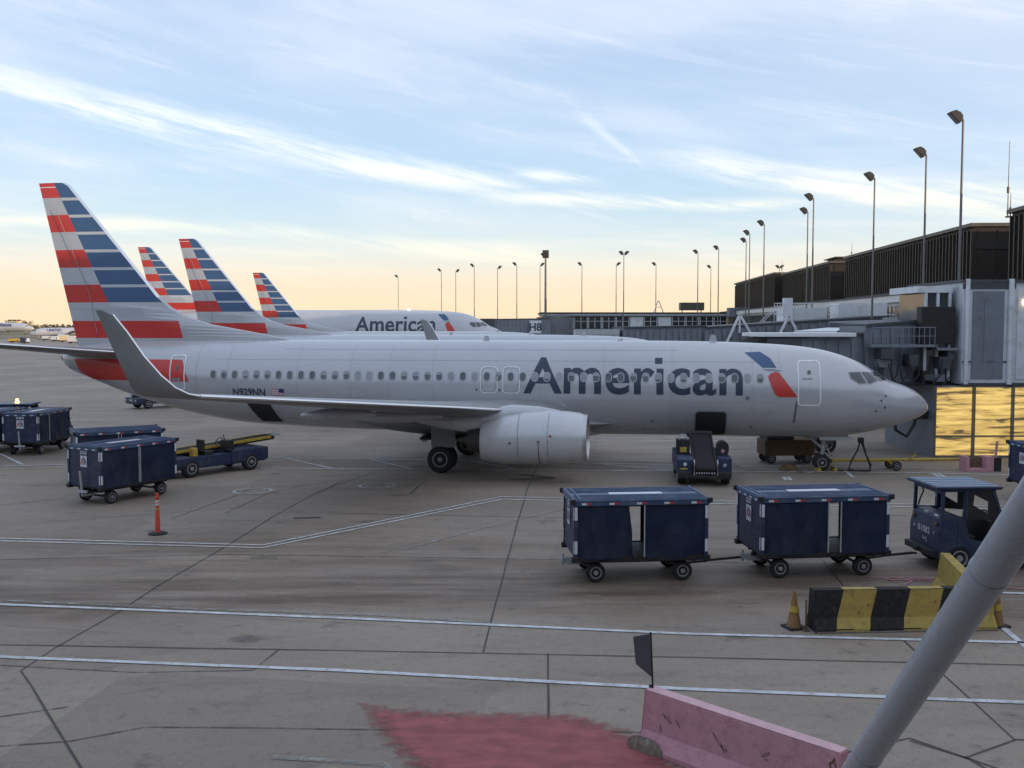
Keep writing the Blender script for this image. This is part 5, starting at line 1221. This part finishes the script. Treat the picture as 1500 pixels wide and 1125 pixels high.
# podium with white fascia and glazing below the bronze storey
pd = empty('concourse_podium', (CX0 - 2.6, 0, 0), CR, 'lower grey storey of the concourse with white fascia and dark glazing', 'building')
box_part('wall', 'panel', pd, (0, 28, -34, 196, 0, 8.1)); box_part('roof', 'bridgedark', pd, (-.6, 28, -34.5, 196.5, 8.72, 8.86)); box_part('fascia', 'fascia', pd, (-.5, 28, -34.3, 196.2, 8.1, 8.72), bevel=.03)  # out-of-view stretch behind the viewer is added to shade the apron
for k in range(41):
    y = 31 + k * 4
    if y + 3.4 > 195: break
    mb = MB(); mb.bx(-.06, 0, y, y + 3.5, 5.4, 7.75); wn = mb.build('window', M['glass'], pd)
    mb = MB()
    for q in (0, .33, .66, 1): mb.bx(-.12, -.06, y + 3.5 * q - .04, y + 3.5 * q + .04, 5.4, 7.75)
    mb.bx(-.12, -.06, y, y + 3.5, 7.7, 7.8); mb.bx(-.12, -.06, y, y + 3.5, 5.35, 5.43); mb.build('window_frame', M['pole'], wn)
# low glazed hall closing the far side
hl = empty('low_concourse_hall', (0, 0, 0), 0, 'low glazed concourse hall with flat dark roof across the far apron', 'building')
box_part('wall', 'bridge', hl, (5.9, 40, 185, 200, 0, 8.0)); box_part('roof', 'frameblack', hl, (5.2, 41, 184, 201, 8.35, 8.6)); box_part('fascia', 'panel', hl, (5.5, 40.6, 184.3, 200.5, 8.0, 8.35))
for k in range(13):
    x = 6.5 + k * 2.6; m_ = 'glass' if k not in (6, 8) else 'panel'
    mb = MB(); mb.bx(x, x + 2.3, 184.92, 185, 5.6, 7.75); wn = mb.build('window', M[m_], hl)
    mb = MB()
    for q in (0, .5, 1): mb.bx(x + 2.3 * q - .05, x + 2.3 * q + .05, 184.86, 184.92, 5.6, 7.75)
    mb.bx(x, x + 2.3, 184.86, 184.92, 6.9, 6.98); mb.build('window_frame', M['panel'], wn)
for (x, y, z, wx, hz_, m_, lb) in ((32.6, 192, 8.6, 4.6, 1.5, 'browntop', 'brown box sign on legs above the low glazed hall'), (38.5, 176, 7.2, 5.5, 1.6, 'bridge', 'grey plant unit on the roof beside the bronze concourse')):
    o = empty('rooftop_box', (x, y, z), 0, lb, 'roof unit'); box_part('box', m_, o, (0, wx, 0, 2, .5, .5 + hz_), bevel=.04)
    for q in (.1, .9): box_part('leg', 'pole', o, (wx * q - .08, wx * q + .08, .8, .96, 0, .5))
o = empty('roof_frame', (27.6, 187, 8.6), 0, 'small A-shaped steel frame on the roof of the low hall', 'steel frame')
mb = MB(); mb.beam((-.9, 0, 0), (-.1, 0, 2.1), .16); mb.beam((.9, 0, 0), (.1, 0, 2.1), .16); mb.beam((-.5, 0, 1.0), (.5, 0, 1.0), .12); mb.beam((-.2, 0, 2.1), (.2, 0, 2.1), .2); mb.build('frame', M['panel'], o)

# ------------------------------------------------------------------ jet bridges
def tunnel(parent, name, p, q, w_, h_, m_, ribs=.55, rib_d=.07, roofm='bridgedark', step=0):
    p, q = Vector(p), Vector(q); d = q - p; Ln = d.length; rot = d.to_track_quat('X', 'Z').to_matrix()
    mb = MB(); mb.box((p + q) / 2 + Vector((0, 0, h_ / 2)), (Ln, w_, h_), 0, rot)
    n = int(Ln / ribs)
    for k in range(n + 1):
        c = p + d * (k / n) + Vector((0, 0, h_ / 2))
        for s_ in (-1, 1): mb.box(c + rot @ Vector((0, s_ * (w_ / 2 + rib_d / 2), 0)), (ribs * .45, rib_d, h_ * .86), 0, rot)
    t = mb.build(name, M[m_], parent)
    mb = MB(); mb.box((p + q) / 2 + Vector((0, 0, h_ + .06)), (Ln + .1, w_ + .25, .12), 0, rot); mb.build('roof_edge', M[roofm], t)
    mb = MB(); mb.box((p + q) / 2 + Vector((0, 0, -.10)), (Ln + .05, w_ + .15, .2), 0, rot); mb.build('floor_edge', M[roofm], t)
    return t
# bridge at the nearest airliner
j1 = empty('jet_bridge', (20.2, 47.5, 0), 0, 'grey corrugated jet bridge reaching behind the nose of the nearest airliner', 'jet bridge', 'jet bridges')
tunnel(j1, 'tunnel', (-3.9, -.2, 3.25), (1.2, .4, 3.60), 2.7, 2.75, 'bridge', .42)
tunnel(j1, 'tunnel', (-7.4, -.6, 3.05), (-3.8, -.2, 3.2), 2.3, 2.4, 'bridge', .6)
mb = MB(); mb.bx(-8.9, -4.4, -2.05, 1.2, 5.52, 5.70); mb.build('canopy_beam', M['white'], j1, bevel=.02)
mb = MB(); mb.bx(-8.5, -6.9, -1.9, .9, 2.9, 5.5); cab_ = mb.build('cab', M['bridgedark'], j1, bevel=.06)
mb = MB(); mb.bx(-8.3, -7.1, -1.97, -1.90, 4.0, 5.1); mb.build('cab_window', M['glass'], cab_)
mb = MB()
for k in range(5): mb.box((-8.6 - .12 * k, -.5, 4.1), (.1, 3.0 - .1 * k, 2.7 - .08 * k))
mb.build('bellows', M['black'], cab_)
mb = MB(); mb.bx(-5.6, -5.3, -1.3, -1.0, .6, 3.1); mb.bx(-5.6, -5.3, 1.0, 1.3, .6, 3.1); mb.bx(-5.75, -5.15, -1.4, 1.4, .5, .75); mb.beam((-5.45, -1.2, .8), (-5.45, 1.2, 3.0), .12); mb.build('lift_frame', M['bridgedark'], j1, bevel=.02)
for y in (-1.1, 1.1): road_wheel(j1, (-5.45, y, .5), .5, .4)
mb = MB(); mb.bx(-2.9, -1.9, -1.9, -1.5, 2.0, 3.0); mb.bx(-2.2, -.4, -1.8, -1.5, 1.7, 2.1); mb.tube([(-2.5, -1.7, 2.0), (-2.4, -1.8, 1.2), (-1.9, -1.8, .9), (-1.5, -1.7, 1.5), (-1.4, -1.6, 2.2)], .08, 8); mb.build('service_box', M['frameblack'], j1, bevel=.03)
mb = MB(); mb.cyl((-.35, -1.55, .0), (-.35, -1.55, 2.4), .14, n=12); mb.build('support_leg', M['panel'], j1, True)
# glazed link
mb = MB(); mb.bx(-1.05, .05, -1.6, 1.6, 3.6, 7.55); gl = mb.build('glazed_link', M['glass'], j1)
mb = MB()
for x in (-1.1, -.55, .0): mb.bx(x - .06, x + .06, -1.72, -1.6, 3.5, 7.6)
mb.bx(-1.1, .05, -1.72, -1.6, 6.2, 6.3); mb.bx(-1.5, .1, -1.75, 1.7, 7.55, 7.85); mb.build('link_frame', M['panel'], gl)
# white housing (rotunda) at the right edge
rt = empty('bridge_housing', (20.55, 45.2, 0), 0, 'tall pale panelled jet bridge housing filling the right edge', 'jet bridge housing')
mb = MB(); mb.bx(0, 7.5, 0, 6, 3.35, 8.0); hs = mb.build('walls', M['panel'], rt, bevel=.03)
mb = MB(); mb.bx(-.12, 7.6, -.12, 6.1, 8.0, 8.12); mb.bx(-.05, 2.35, -.06, 0, 7.7, 7.95); mb.build('roof', M['bridgedark'], rt)
for x, r in ((.14, .10), (2.12, .12)):
    mb = MB(); mb.cyl((x, -.12, 3.36), (x, -.12, 8.15), r, n=14); mb.build('downpipe', M['panel'], rt, True)
mb = MB(); mb.bx(.42, 1.85, -.05, 0, 3.6, 7.6); mb.bx(.95, 1.6, -.08, -.05, 4.4, 7.2); mb.build('wall_panel', M['bridge'], hs)
mb = MB(); mb.bx(2.45, 3.0, -.05, 0, 3.6, 7.7); mb.bx(3.15, 7.3, -.05, 0, 3.6, 7.7); mb.build('wall_panel', M['panel'], hs)
mb = MB(); mb.bx(0, 2.2, -.04, 0, 4.35, 4.42); mb.bx(-.03, 7.5, -.10, -.03, 3.30, 3.42); mb.build('wall_rail', M['bridgedark'], hs)
mb = MB(); mb.bx(2.70, 3.10, -.14, -.05, 7.0, 7.2); mb.build('wall_lamp', M['lit'], rt, bevel=.02)
# added room under it, glowing panes stand in for a gold glass reflection
rr = empty('reflection_room', (19.3, 45.0, 0), 0, 'added room beside the airliner nose, its glowing panes standing in for a gold reflection', 'building')
mb = MB(); mb.bx(0, 9, .2, 6, .0, 3.28); mb.build('walls', M['bridge'], rr)  # walls of the added reflection room
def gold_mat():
    m = bpy.data.materials.new('gold_reflection_glow'); m.use_nodes = True; nt = m.node_tree; N = nt.nodes; L = nt.links; b = N['Principled BSDF']
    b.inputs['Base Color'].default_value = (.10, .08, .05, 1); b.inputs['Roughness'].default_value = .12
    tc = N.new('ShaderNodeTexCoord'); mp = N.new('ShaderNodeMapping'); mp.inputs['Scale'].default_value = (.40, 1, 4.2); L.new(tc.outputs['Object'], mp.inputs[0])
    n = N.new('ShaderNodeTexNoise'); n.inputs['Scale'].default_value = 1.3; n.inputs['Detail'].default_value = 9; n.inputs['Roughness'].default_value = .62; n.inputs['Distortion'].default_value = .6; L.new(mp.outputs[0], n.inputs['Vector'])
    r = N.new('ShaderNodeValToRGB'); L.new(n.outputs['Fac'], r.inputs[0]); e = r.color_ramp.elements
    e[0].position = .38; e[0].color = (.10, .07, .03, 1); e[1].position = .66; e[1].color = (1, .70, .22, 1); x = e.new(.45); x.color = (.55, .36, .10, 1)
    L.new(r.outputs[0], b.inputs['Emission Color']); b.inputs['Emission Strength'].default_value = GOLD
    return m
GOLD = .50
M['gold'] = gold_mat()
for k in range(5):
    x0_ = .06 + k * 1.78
    mb = MB(); mb.bx(x0_, x0_ + 1.66, .12, .2, .10, 3.2); wn = mb.build('window', M['gold'], rr)  # pane glows gold to imitate the reflection
    mb = MB(); mb.bx(x0_ - .07, x0_ + .01, .02, .12, 0, 3.28); mb.bx(x0_, x0_ + 1.68, .04, .12, .95, 1.02); mb.bx(x0_, x0_ + 1.68, .04, .12, 0, .1); mb.build('window_frame', M['pole'], wn)  # frames of the added reflection panes
# bridge of the second airliner
j2 = empty('jet_bridge', (9.0, 75.5, 0), 0, 'grey corrugated jet bridge rising beyond the front half of the nearest airliner', 'jet bridge', 'jet bridges')
tunnel(j2, 'tunnel', (-.8, .6, 3.3), (5.6, 2.0, 3.42), 2.6, 2.55, 'bridge', .5, .10)
tunnel(j2, 'tunnel', (5.5, 2.0, 3.1), (21, 6.5, 4.0), 3.0, 2.75, 'bridge', .75, .14)
mb = MB(); mb.bx(-4.2, -.9, -.9, 2.1, 3.1, 5.75)
for k in range(7): mb.bx(-4.2, -.9, -.95, -.9, 3.4 + k * .33, 3.46 + k * .33)
mb.build('cab', M['bridgeworn'] if 'bridgeworn' in M else M['gear'], j2)
mb = MB(); mb.beam((6.8, .3, 3.4), (8.4, .3, 6.9), .16); mb.beam((10.0, .3, 4.2), (8.4, .3, 6.9), .16); mb.beam((8.4, .3, 5.5), (8.4, .3, 6.9), .12); mb.build('brace', M['panel'], j2)
mb = MB(); mb.beam((10.6, .8, 3.4), (12.3, .8, 6.8), .16); mb.beam((13.6, .8, 4.4), (12.3, .8, 6.8), .16); mb.build('brace', M['panel'], j2)
mb = MB(); mb.bx(3.3, 3.7, .6, 1.0, .6, 3.2); mb.bx(3.3, 3.7, 3.0, 3.4, .6, 3.2); mb.bx(3.2, 3.8, .5, 3.5, .4, .7); mb.build('lift_frame', M['bridgedark'], j2)
for y in (.8, 3.2): road_wheel(j2, (3.5, y, .5), .5, .4)
# white railed service platform
sp_ = empty('railed_platform', (21.8, 82.5, .45), R(-2), 'white railed service platform on posts before the bronze concourse', 'platform')
mb = MB(); mb.bx(0, 10, 0, 4, 5.75, 5.95); mb.bx(1.0, 4.5, .5, 3.5, 5.95, 7.1); mb.build('deck', M['panel'], sp_)
box_part('equipment_box', 'panel', sp_, (.8, 1.5, -.1, .6, 5.95, 7.9)); box_part('plant_cabinet', 'panel', sp_, (5.6, 9.6, 1.0, 3.6, 5.95, 7.5))
for x in (.2, 5, 9.8):
    for y in (.2, 3.8): box_part('post', 'bridge', sp_, (x - .12, x + .12, y - .12, y + .12, 0, 5.75))
mb = MB()
for k in range(41): mb.bx(k * .25 - .02, k * .25 + .02, -.03, .01, 5.95, 7.45 if k < 18 else 7.2)
for z in (6.5, 7.2): mb.bx(0, 10, -.04, .02, z, z + .06)
mb.bx(0, 4.4, -.04, .02, 7.42, 7.5); mb.build('railing', M['fascia'], sp_)
mb = MB()
for k in range(12): mb.beam((-1.8 + k * .16, .3, 4.2 + k * .15), (-1.8 + k * .16, 1.3, 4.2 + k * .15), .2, .04)
mb.beam((-1.9, .2, 4.9), (0, .2, 6.8), .05); mb.beam((-1.9, 1.3, 4.9), (0, 1.3, 6.8), .05); mb.build('stairs', M['panel'], sp_)
# walkway roofs between platform and podium
j4 = empty('covered_walkway', (21.5, 63.5, 0), 0, 'dark covered walkway with stepped roofs between jet bridge and concourse', 'walkway')
tunnel(j4, 'tunnel', (0, 0, 3.2), (9.5, 3.5, 3.4), 3.4, 3.0, 'bridgedark', .8, .1, 'bridge'); tunnel(j4, 'tunnel', (-3.0, -3.5, 2.9), (.2, .0, 3.1), 2.8, 2.7, 'bridge', .6, .1, 'panel')
mb = MB(); mb.bx(2.2, 6.5, -2.5, 0, 6.3, 6.55); mb.bx(3.0, 3.6, -1.8, -1.2, 6.55, 7.3); mb.bx(4.2, 5.4, -2, -1, 6.55, 6.9); mb.build('roof_units', M['bridge'], j4)
for x in (-1.5, 4, 9): box_part('support_leg', 'bridge', j4, (x - .15, x + .15, x * .37 - .15, x * .37 + .15, 0, 3.2))
# far bridge with stand sign
j3 = empty('jet_bridge', (-2.9, 156, 0), R(2), 'distant grey jet bridge carrying the H8 stand sign', 'jet bridge', 'jet bridges')
tunnel(j3, 'tunnel', (0, 0, 4.3), (8.6, .6, 4.4), 2.8, 2.75, 'bridge', .6, .1); tunnel(j3, 'tunnel', (8.4, .6, 4.4), (13.5, 27, 4.8), 3, 2.9, 'bridge', .8, .1)
mb = MB(); mb.bx(-2.2, .2, -1.7, 1.7, 4.0, 7.2); mb.build('cab', M['bridgedark'], j3)
mb = MB(); mb.bx(5.6, 7.4, -1.62, -1.50, 4.9, 6.9); sp2 = mb.build('stand_sign', M['panel'], j3)
mb = MB(); text_on(mb, 'H8', (6.5, -1.64, 5.9), (1, 0, 0), (0, 0, 1), h=1.25, bold=.03); mb.build('lettering', M['titleblue'], sp2)
box_part('support_leg', 'bridge', j3, (4, 4.4, -.2, .2, 0, 4.2)); box_part('support_leg', 'bridge', j3, (8.6, 9, .2, .6, 0, 4.2))

# ------------------------------------------------------------------ terminal the picture is taken from (behind and above the viewer)
tm = empty('terminal_building', (0, 0, 0), 0, 'long terminal building behind the viewer that the strut props', 'building')
box_part('wall', 'termwall', tm, (-150, 26.5, -34, -1.6, 0, 11.5)); box_part('roof', 'frameblack', tm, (-151, 26.6, -35, -.9, 11.5, 12.1))
for k in range(42):
    x = -148 + k * 4.1; mb = MB(); mb.bx(x, x + 3.6, -1.58, -1.52, 4.2, 8.6); wn = mb.build('window', M['glass'], tm)
    mb = MB(); mb.bx(x + 1.75, x + 1.85, -1.52, -1.46, 4.2, 8.6); mb.bx(x, x + 3.6, -1.52, -1.46, 6.9, 7.0); mb.build('window_frame', M['pole'], wn)

# ------------------------------------------------------------------ far side of the airfield
def truck(label, px, py, Ln, h_, m_, cabm='truckwhite', tank=False):
    p = at(px, py); o = empty('service_truck', (p.x, p.y, 0), 0, label, 'truck', 'service trucks on the far apron')
    if tank:
        mb = MB(); mb.lathe((0, 0, h_ * .6), (1, 0, 0), [(0, h_ * .2), (.2, h_ * .36), (Ln * .7, h_ * .36), (Ln * .7 + .2, h_ * .2)], 16); mb.build('tank', M[m_], o, True)
    else: box_part('cargo_box', m_, o, (0, Ln * .7, -1.1, 1.1, .8, h_), bevel=.06)
    box_part('chassis', 'frameblack', o, (0, Ln, -.9, .9, .45, .8)); mb = MB(); mb.loft([[(x, y, z) for x, z in ((Ln * .73, .6), (Ln * .73, h_ * .85), (Ln * .9, h_ * .85), (Ln, h_ * .5), (Ln, .6))] for y in (-1.05, 1.05)]); cb_ = mb.build('cab', M[cabm], o, bevel=.05)
    mb = MB(); mb.bx(Ln * .76, Ln * .88, -1.07, -1.05, h_ * .55, h_ * .78); mb.build('cab_window', M['glass'], cb_)
    for x in (.9, Ln - .8):
        for y in (-.95, .95): road_wheel(o, (x, y, .45), .45, .3)
    o.scale = (.8, .8, .8); return o
truck('small blue box truck alone on the far apron', 31, 503, 3.4, 2.6, 'cartblue', 'truckwhite')
truck('white tanker truck below the distant airliner engine', 62, 499, 5.5, 2.6, 'truckwhite', tank=True)
truck('short white box truck right of the white tanker', 76, 500, 3.6, 2.6, 'truckwhite')
truck('cream box truck third from the small blue truck', 88, 501, 5.4, 3.2, 'cream', 'truckwhite')
truck('tall white truck beside the tail fin edge', 100, 503, 5.2, 3.3, 'truckwhite')
truck('yellow low service truck left of the small blue truck', 14, 502, 5.2, 1.9, 'yellow', 'yellow')
def tree(label, x, y, h_, seed):
    rnd = random.Random(seed); root = empty('tree', (x, y, 0), rnd.random() * 6, label, 'tree', 'trees on the far skyline')
    mb = MB(); mb.cyl((0, 0, 0), (.1, .1, h_ * .5), h_ * .035, h_ * .018, 7)
    for k in range(6):
        a = k * 1.05; mb.cyl((.05, .05, h_ * (.25 + .04 * k)), (h_ * .26 * cos(a), h_ * .26 * sin(a), h_ * (.5 + .05 * k)), h_ * .012, h_ * .005, 5)
    mb.build('trunk', M['bark'], root)
    mb = MB(); cl_ = [(Vector((rnd.uniform(-.3, .3), rnd.uniform(-.3, .3), rnd.uniform(.32, .85))) * h_, rnd.uniform(.10, .22) * h_) for _ in range(13)]
    for c, r in cl_:
        for _ in range(55):
            d = Vector((rnd.gauss(0, 1), rnd.gauss(0, 1), rnd.gauss(0, .8))).normalized() * r * rnd.uniform(.45, 1.1); s_ = h_ * .035
            a = Vector((rnd.uniform(-1, 1), rnd.uniform(-1, 1), rnd.uniform(-1, 1))) * s_; b = Vector((rnd.uniform(-1, 1), rnd.uniform(-1, 1), rnd.uniform(-1, 1))) * s_
            p = c + d; mb.add([p - a, p - b, p + a, p + b], [(0, 1, 2, 3)])
    mb.build('crown', M['treeleaf'], root)
TL = ['round tree directly right of the distant cream building', 'low tree second right of the cream building', 'bushy tree third right of the cream building', 'tree above the nose of the left-facing distant airliner', 'tree above the front roof of the left-facing airliner',
      'tree above the middle of the left-facing airliner', 'flat-topped tree above the rear of the left-facing airliner', 'tree just left of the nearest tail fin on the skyline', 'small tree touching the nearest tail fin edge', 'tree at the far left behind the cream building']
for k, px in enumerate((42, 49, 55, 63, 70, 78, 86, 93, 101, 3)):
    D = 1150 + 60 * ((k * 7) % 5); tree(TL[k], (px - 750) / F * D, D, (13, 9, 10, 8.5, 9.5, 9.5, 9.5, 10, 9, 13)[k], 50 + k)
rnd = random.Random(3); mb = MB()
for k in range(5200):
    x = rnd.uniform(-1500, 1500); y = 1480 + rnd.uniform(-30, 60) + x * .02; z = rnd.uniform(0, 1) ** 1.0 * (7.5 + 3.0 * noise.noise(Vector((x * .02, 0, 0)))); s_ = rnd.uniform(.9, 2.4)
    a = Vector((rnd.uniform(-1, 1), rnd.uniform(-1, 1), rnd.uniform(-.7, .7))) * s_ * 1.6; b = Vector((rnd.uniform(-1, 1), rnd.uniform(-1, 1), rnd.uniform(-1, 1))) * s_; p = Vector((x, y, z))
    mb.add([p - a, p - b, p + a, p + b], [(0, 1, 2, 3)])
tag(mb.build('distant_woods', M['treeleaf']), 'low band of woodland along the horizon', 'woods', kind='stuff')
fb = empty('distant_building', (-665, 1300, 0), 0, 'cream sunlit building on the skyline at the far left', 'building')
box_part('wall', 'cream', fb, (0, 18, 0, 20, 0, 13), (18, 26, 0, 20, 0, 11)); box_part('roof', 'browntop', fb, (-.5, 18.5, -.5, 20.5, 13, 13.5))
for x in (3, 9, 15): box_part('roof_hut', 'browntop', fb, (x, x + 2.5, 2, 8, 13.5, 14.8))
for k in range(5):
    for z in (7, 10): mb = MB(); mb.bx(1.5 + k * 3, 3 + k * 3, -.1, 0, z, z + 1.8); mb.build('window', M['glass'], fb)
# cluttered machinery hanging under the nearest jet bridge and pipes on the bridge housing
mach = empty('bridge_machinery', (19.1, 45.9, 0), 0, 'dark lift machinery and hoses hanging between the airliner nose and pale housing', 'machinery')
rnd = random.Random(12)
for k in range(9):
    x = rnd.uniform(-2.6, .9); z = rnd.uniform(3.35, 4.6); sx, sz = rnd.uniform(.25, .7), rnd.uniform(.2, .6)
    box_part('equipment_box', rnd.choice(['frameblack', 'bridgedark', 'frameblack', 'bridge']), mach, (x, x + sx, -.6 + rnd.uniform(-.3, .3), .2, z, z + sz), bevel=.03)
for k in range(6):
    x = -2.4 + k * .5; mb = MB(); mb.tube([(x, -.7, 4.3), (x + .15, -.8, 3.7 - .1 * k), (x + .5, -.8, 3.35), (x + .9, -.7, 3.8), (x + 1.0, -.6, 4.5)], .035, 6); mb.build('hose', M['black'], mach, True)
mb = MB(); mb.bx(-.35, 1.2, -.5, .1, 5.2, 6.9); mb.build('cabinet', M['frameblack'], mach, bevel=.03)
for (x, z, w_) in ((.3, 4.9, .9), (-2.7, 5.05, 2.9)):
    mb = MB(); mb.bx(x, x + w_, -.75, -.1, z, z + .12); mb.build('catwalk', M['bridge'], mach)
mb = MB()
for k in range(13): mb.cyl((-2.7 + k * .24, -.74, 5.1), (-2.7 + k * .24, -.74, 5.95), .018, n=6)
mb.cyl((-2.7, -.74, 5.95), (.2, -.74, 5.95), .022, n=6); mb.cyl((-2.7, -.74, 5.55), (.2, -.74, 5.55), .018, n=6); mb.build('railing', M['bridge'], mach)
# welded collar, bolts and gusset on the steel strut
d_ = Vector((-.73, -11.3, 10.44)).normalized()
for t_ in (4.2, 6.9):
    c_ = Vector((0, 0, .06)) + d_ * t_
    mb = MB(); mb.cyl(c_ - d_ * .008, c_ + d_ * .008, .1075, n=40); mb.build('weld_bead', M['pipe'], st, True)
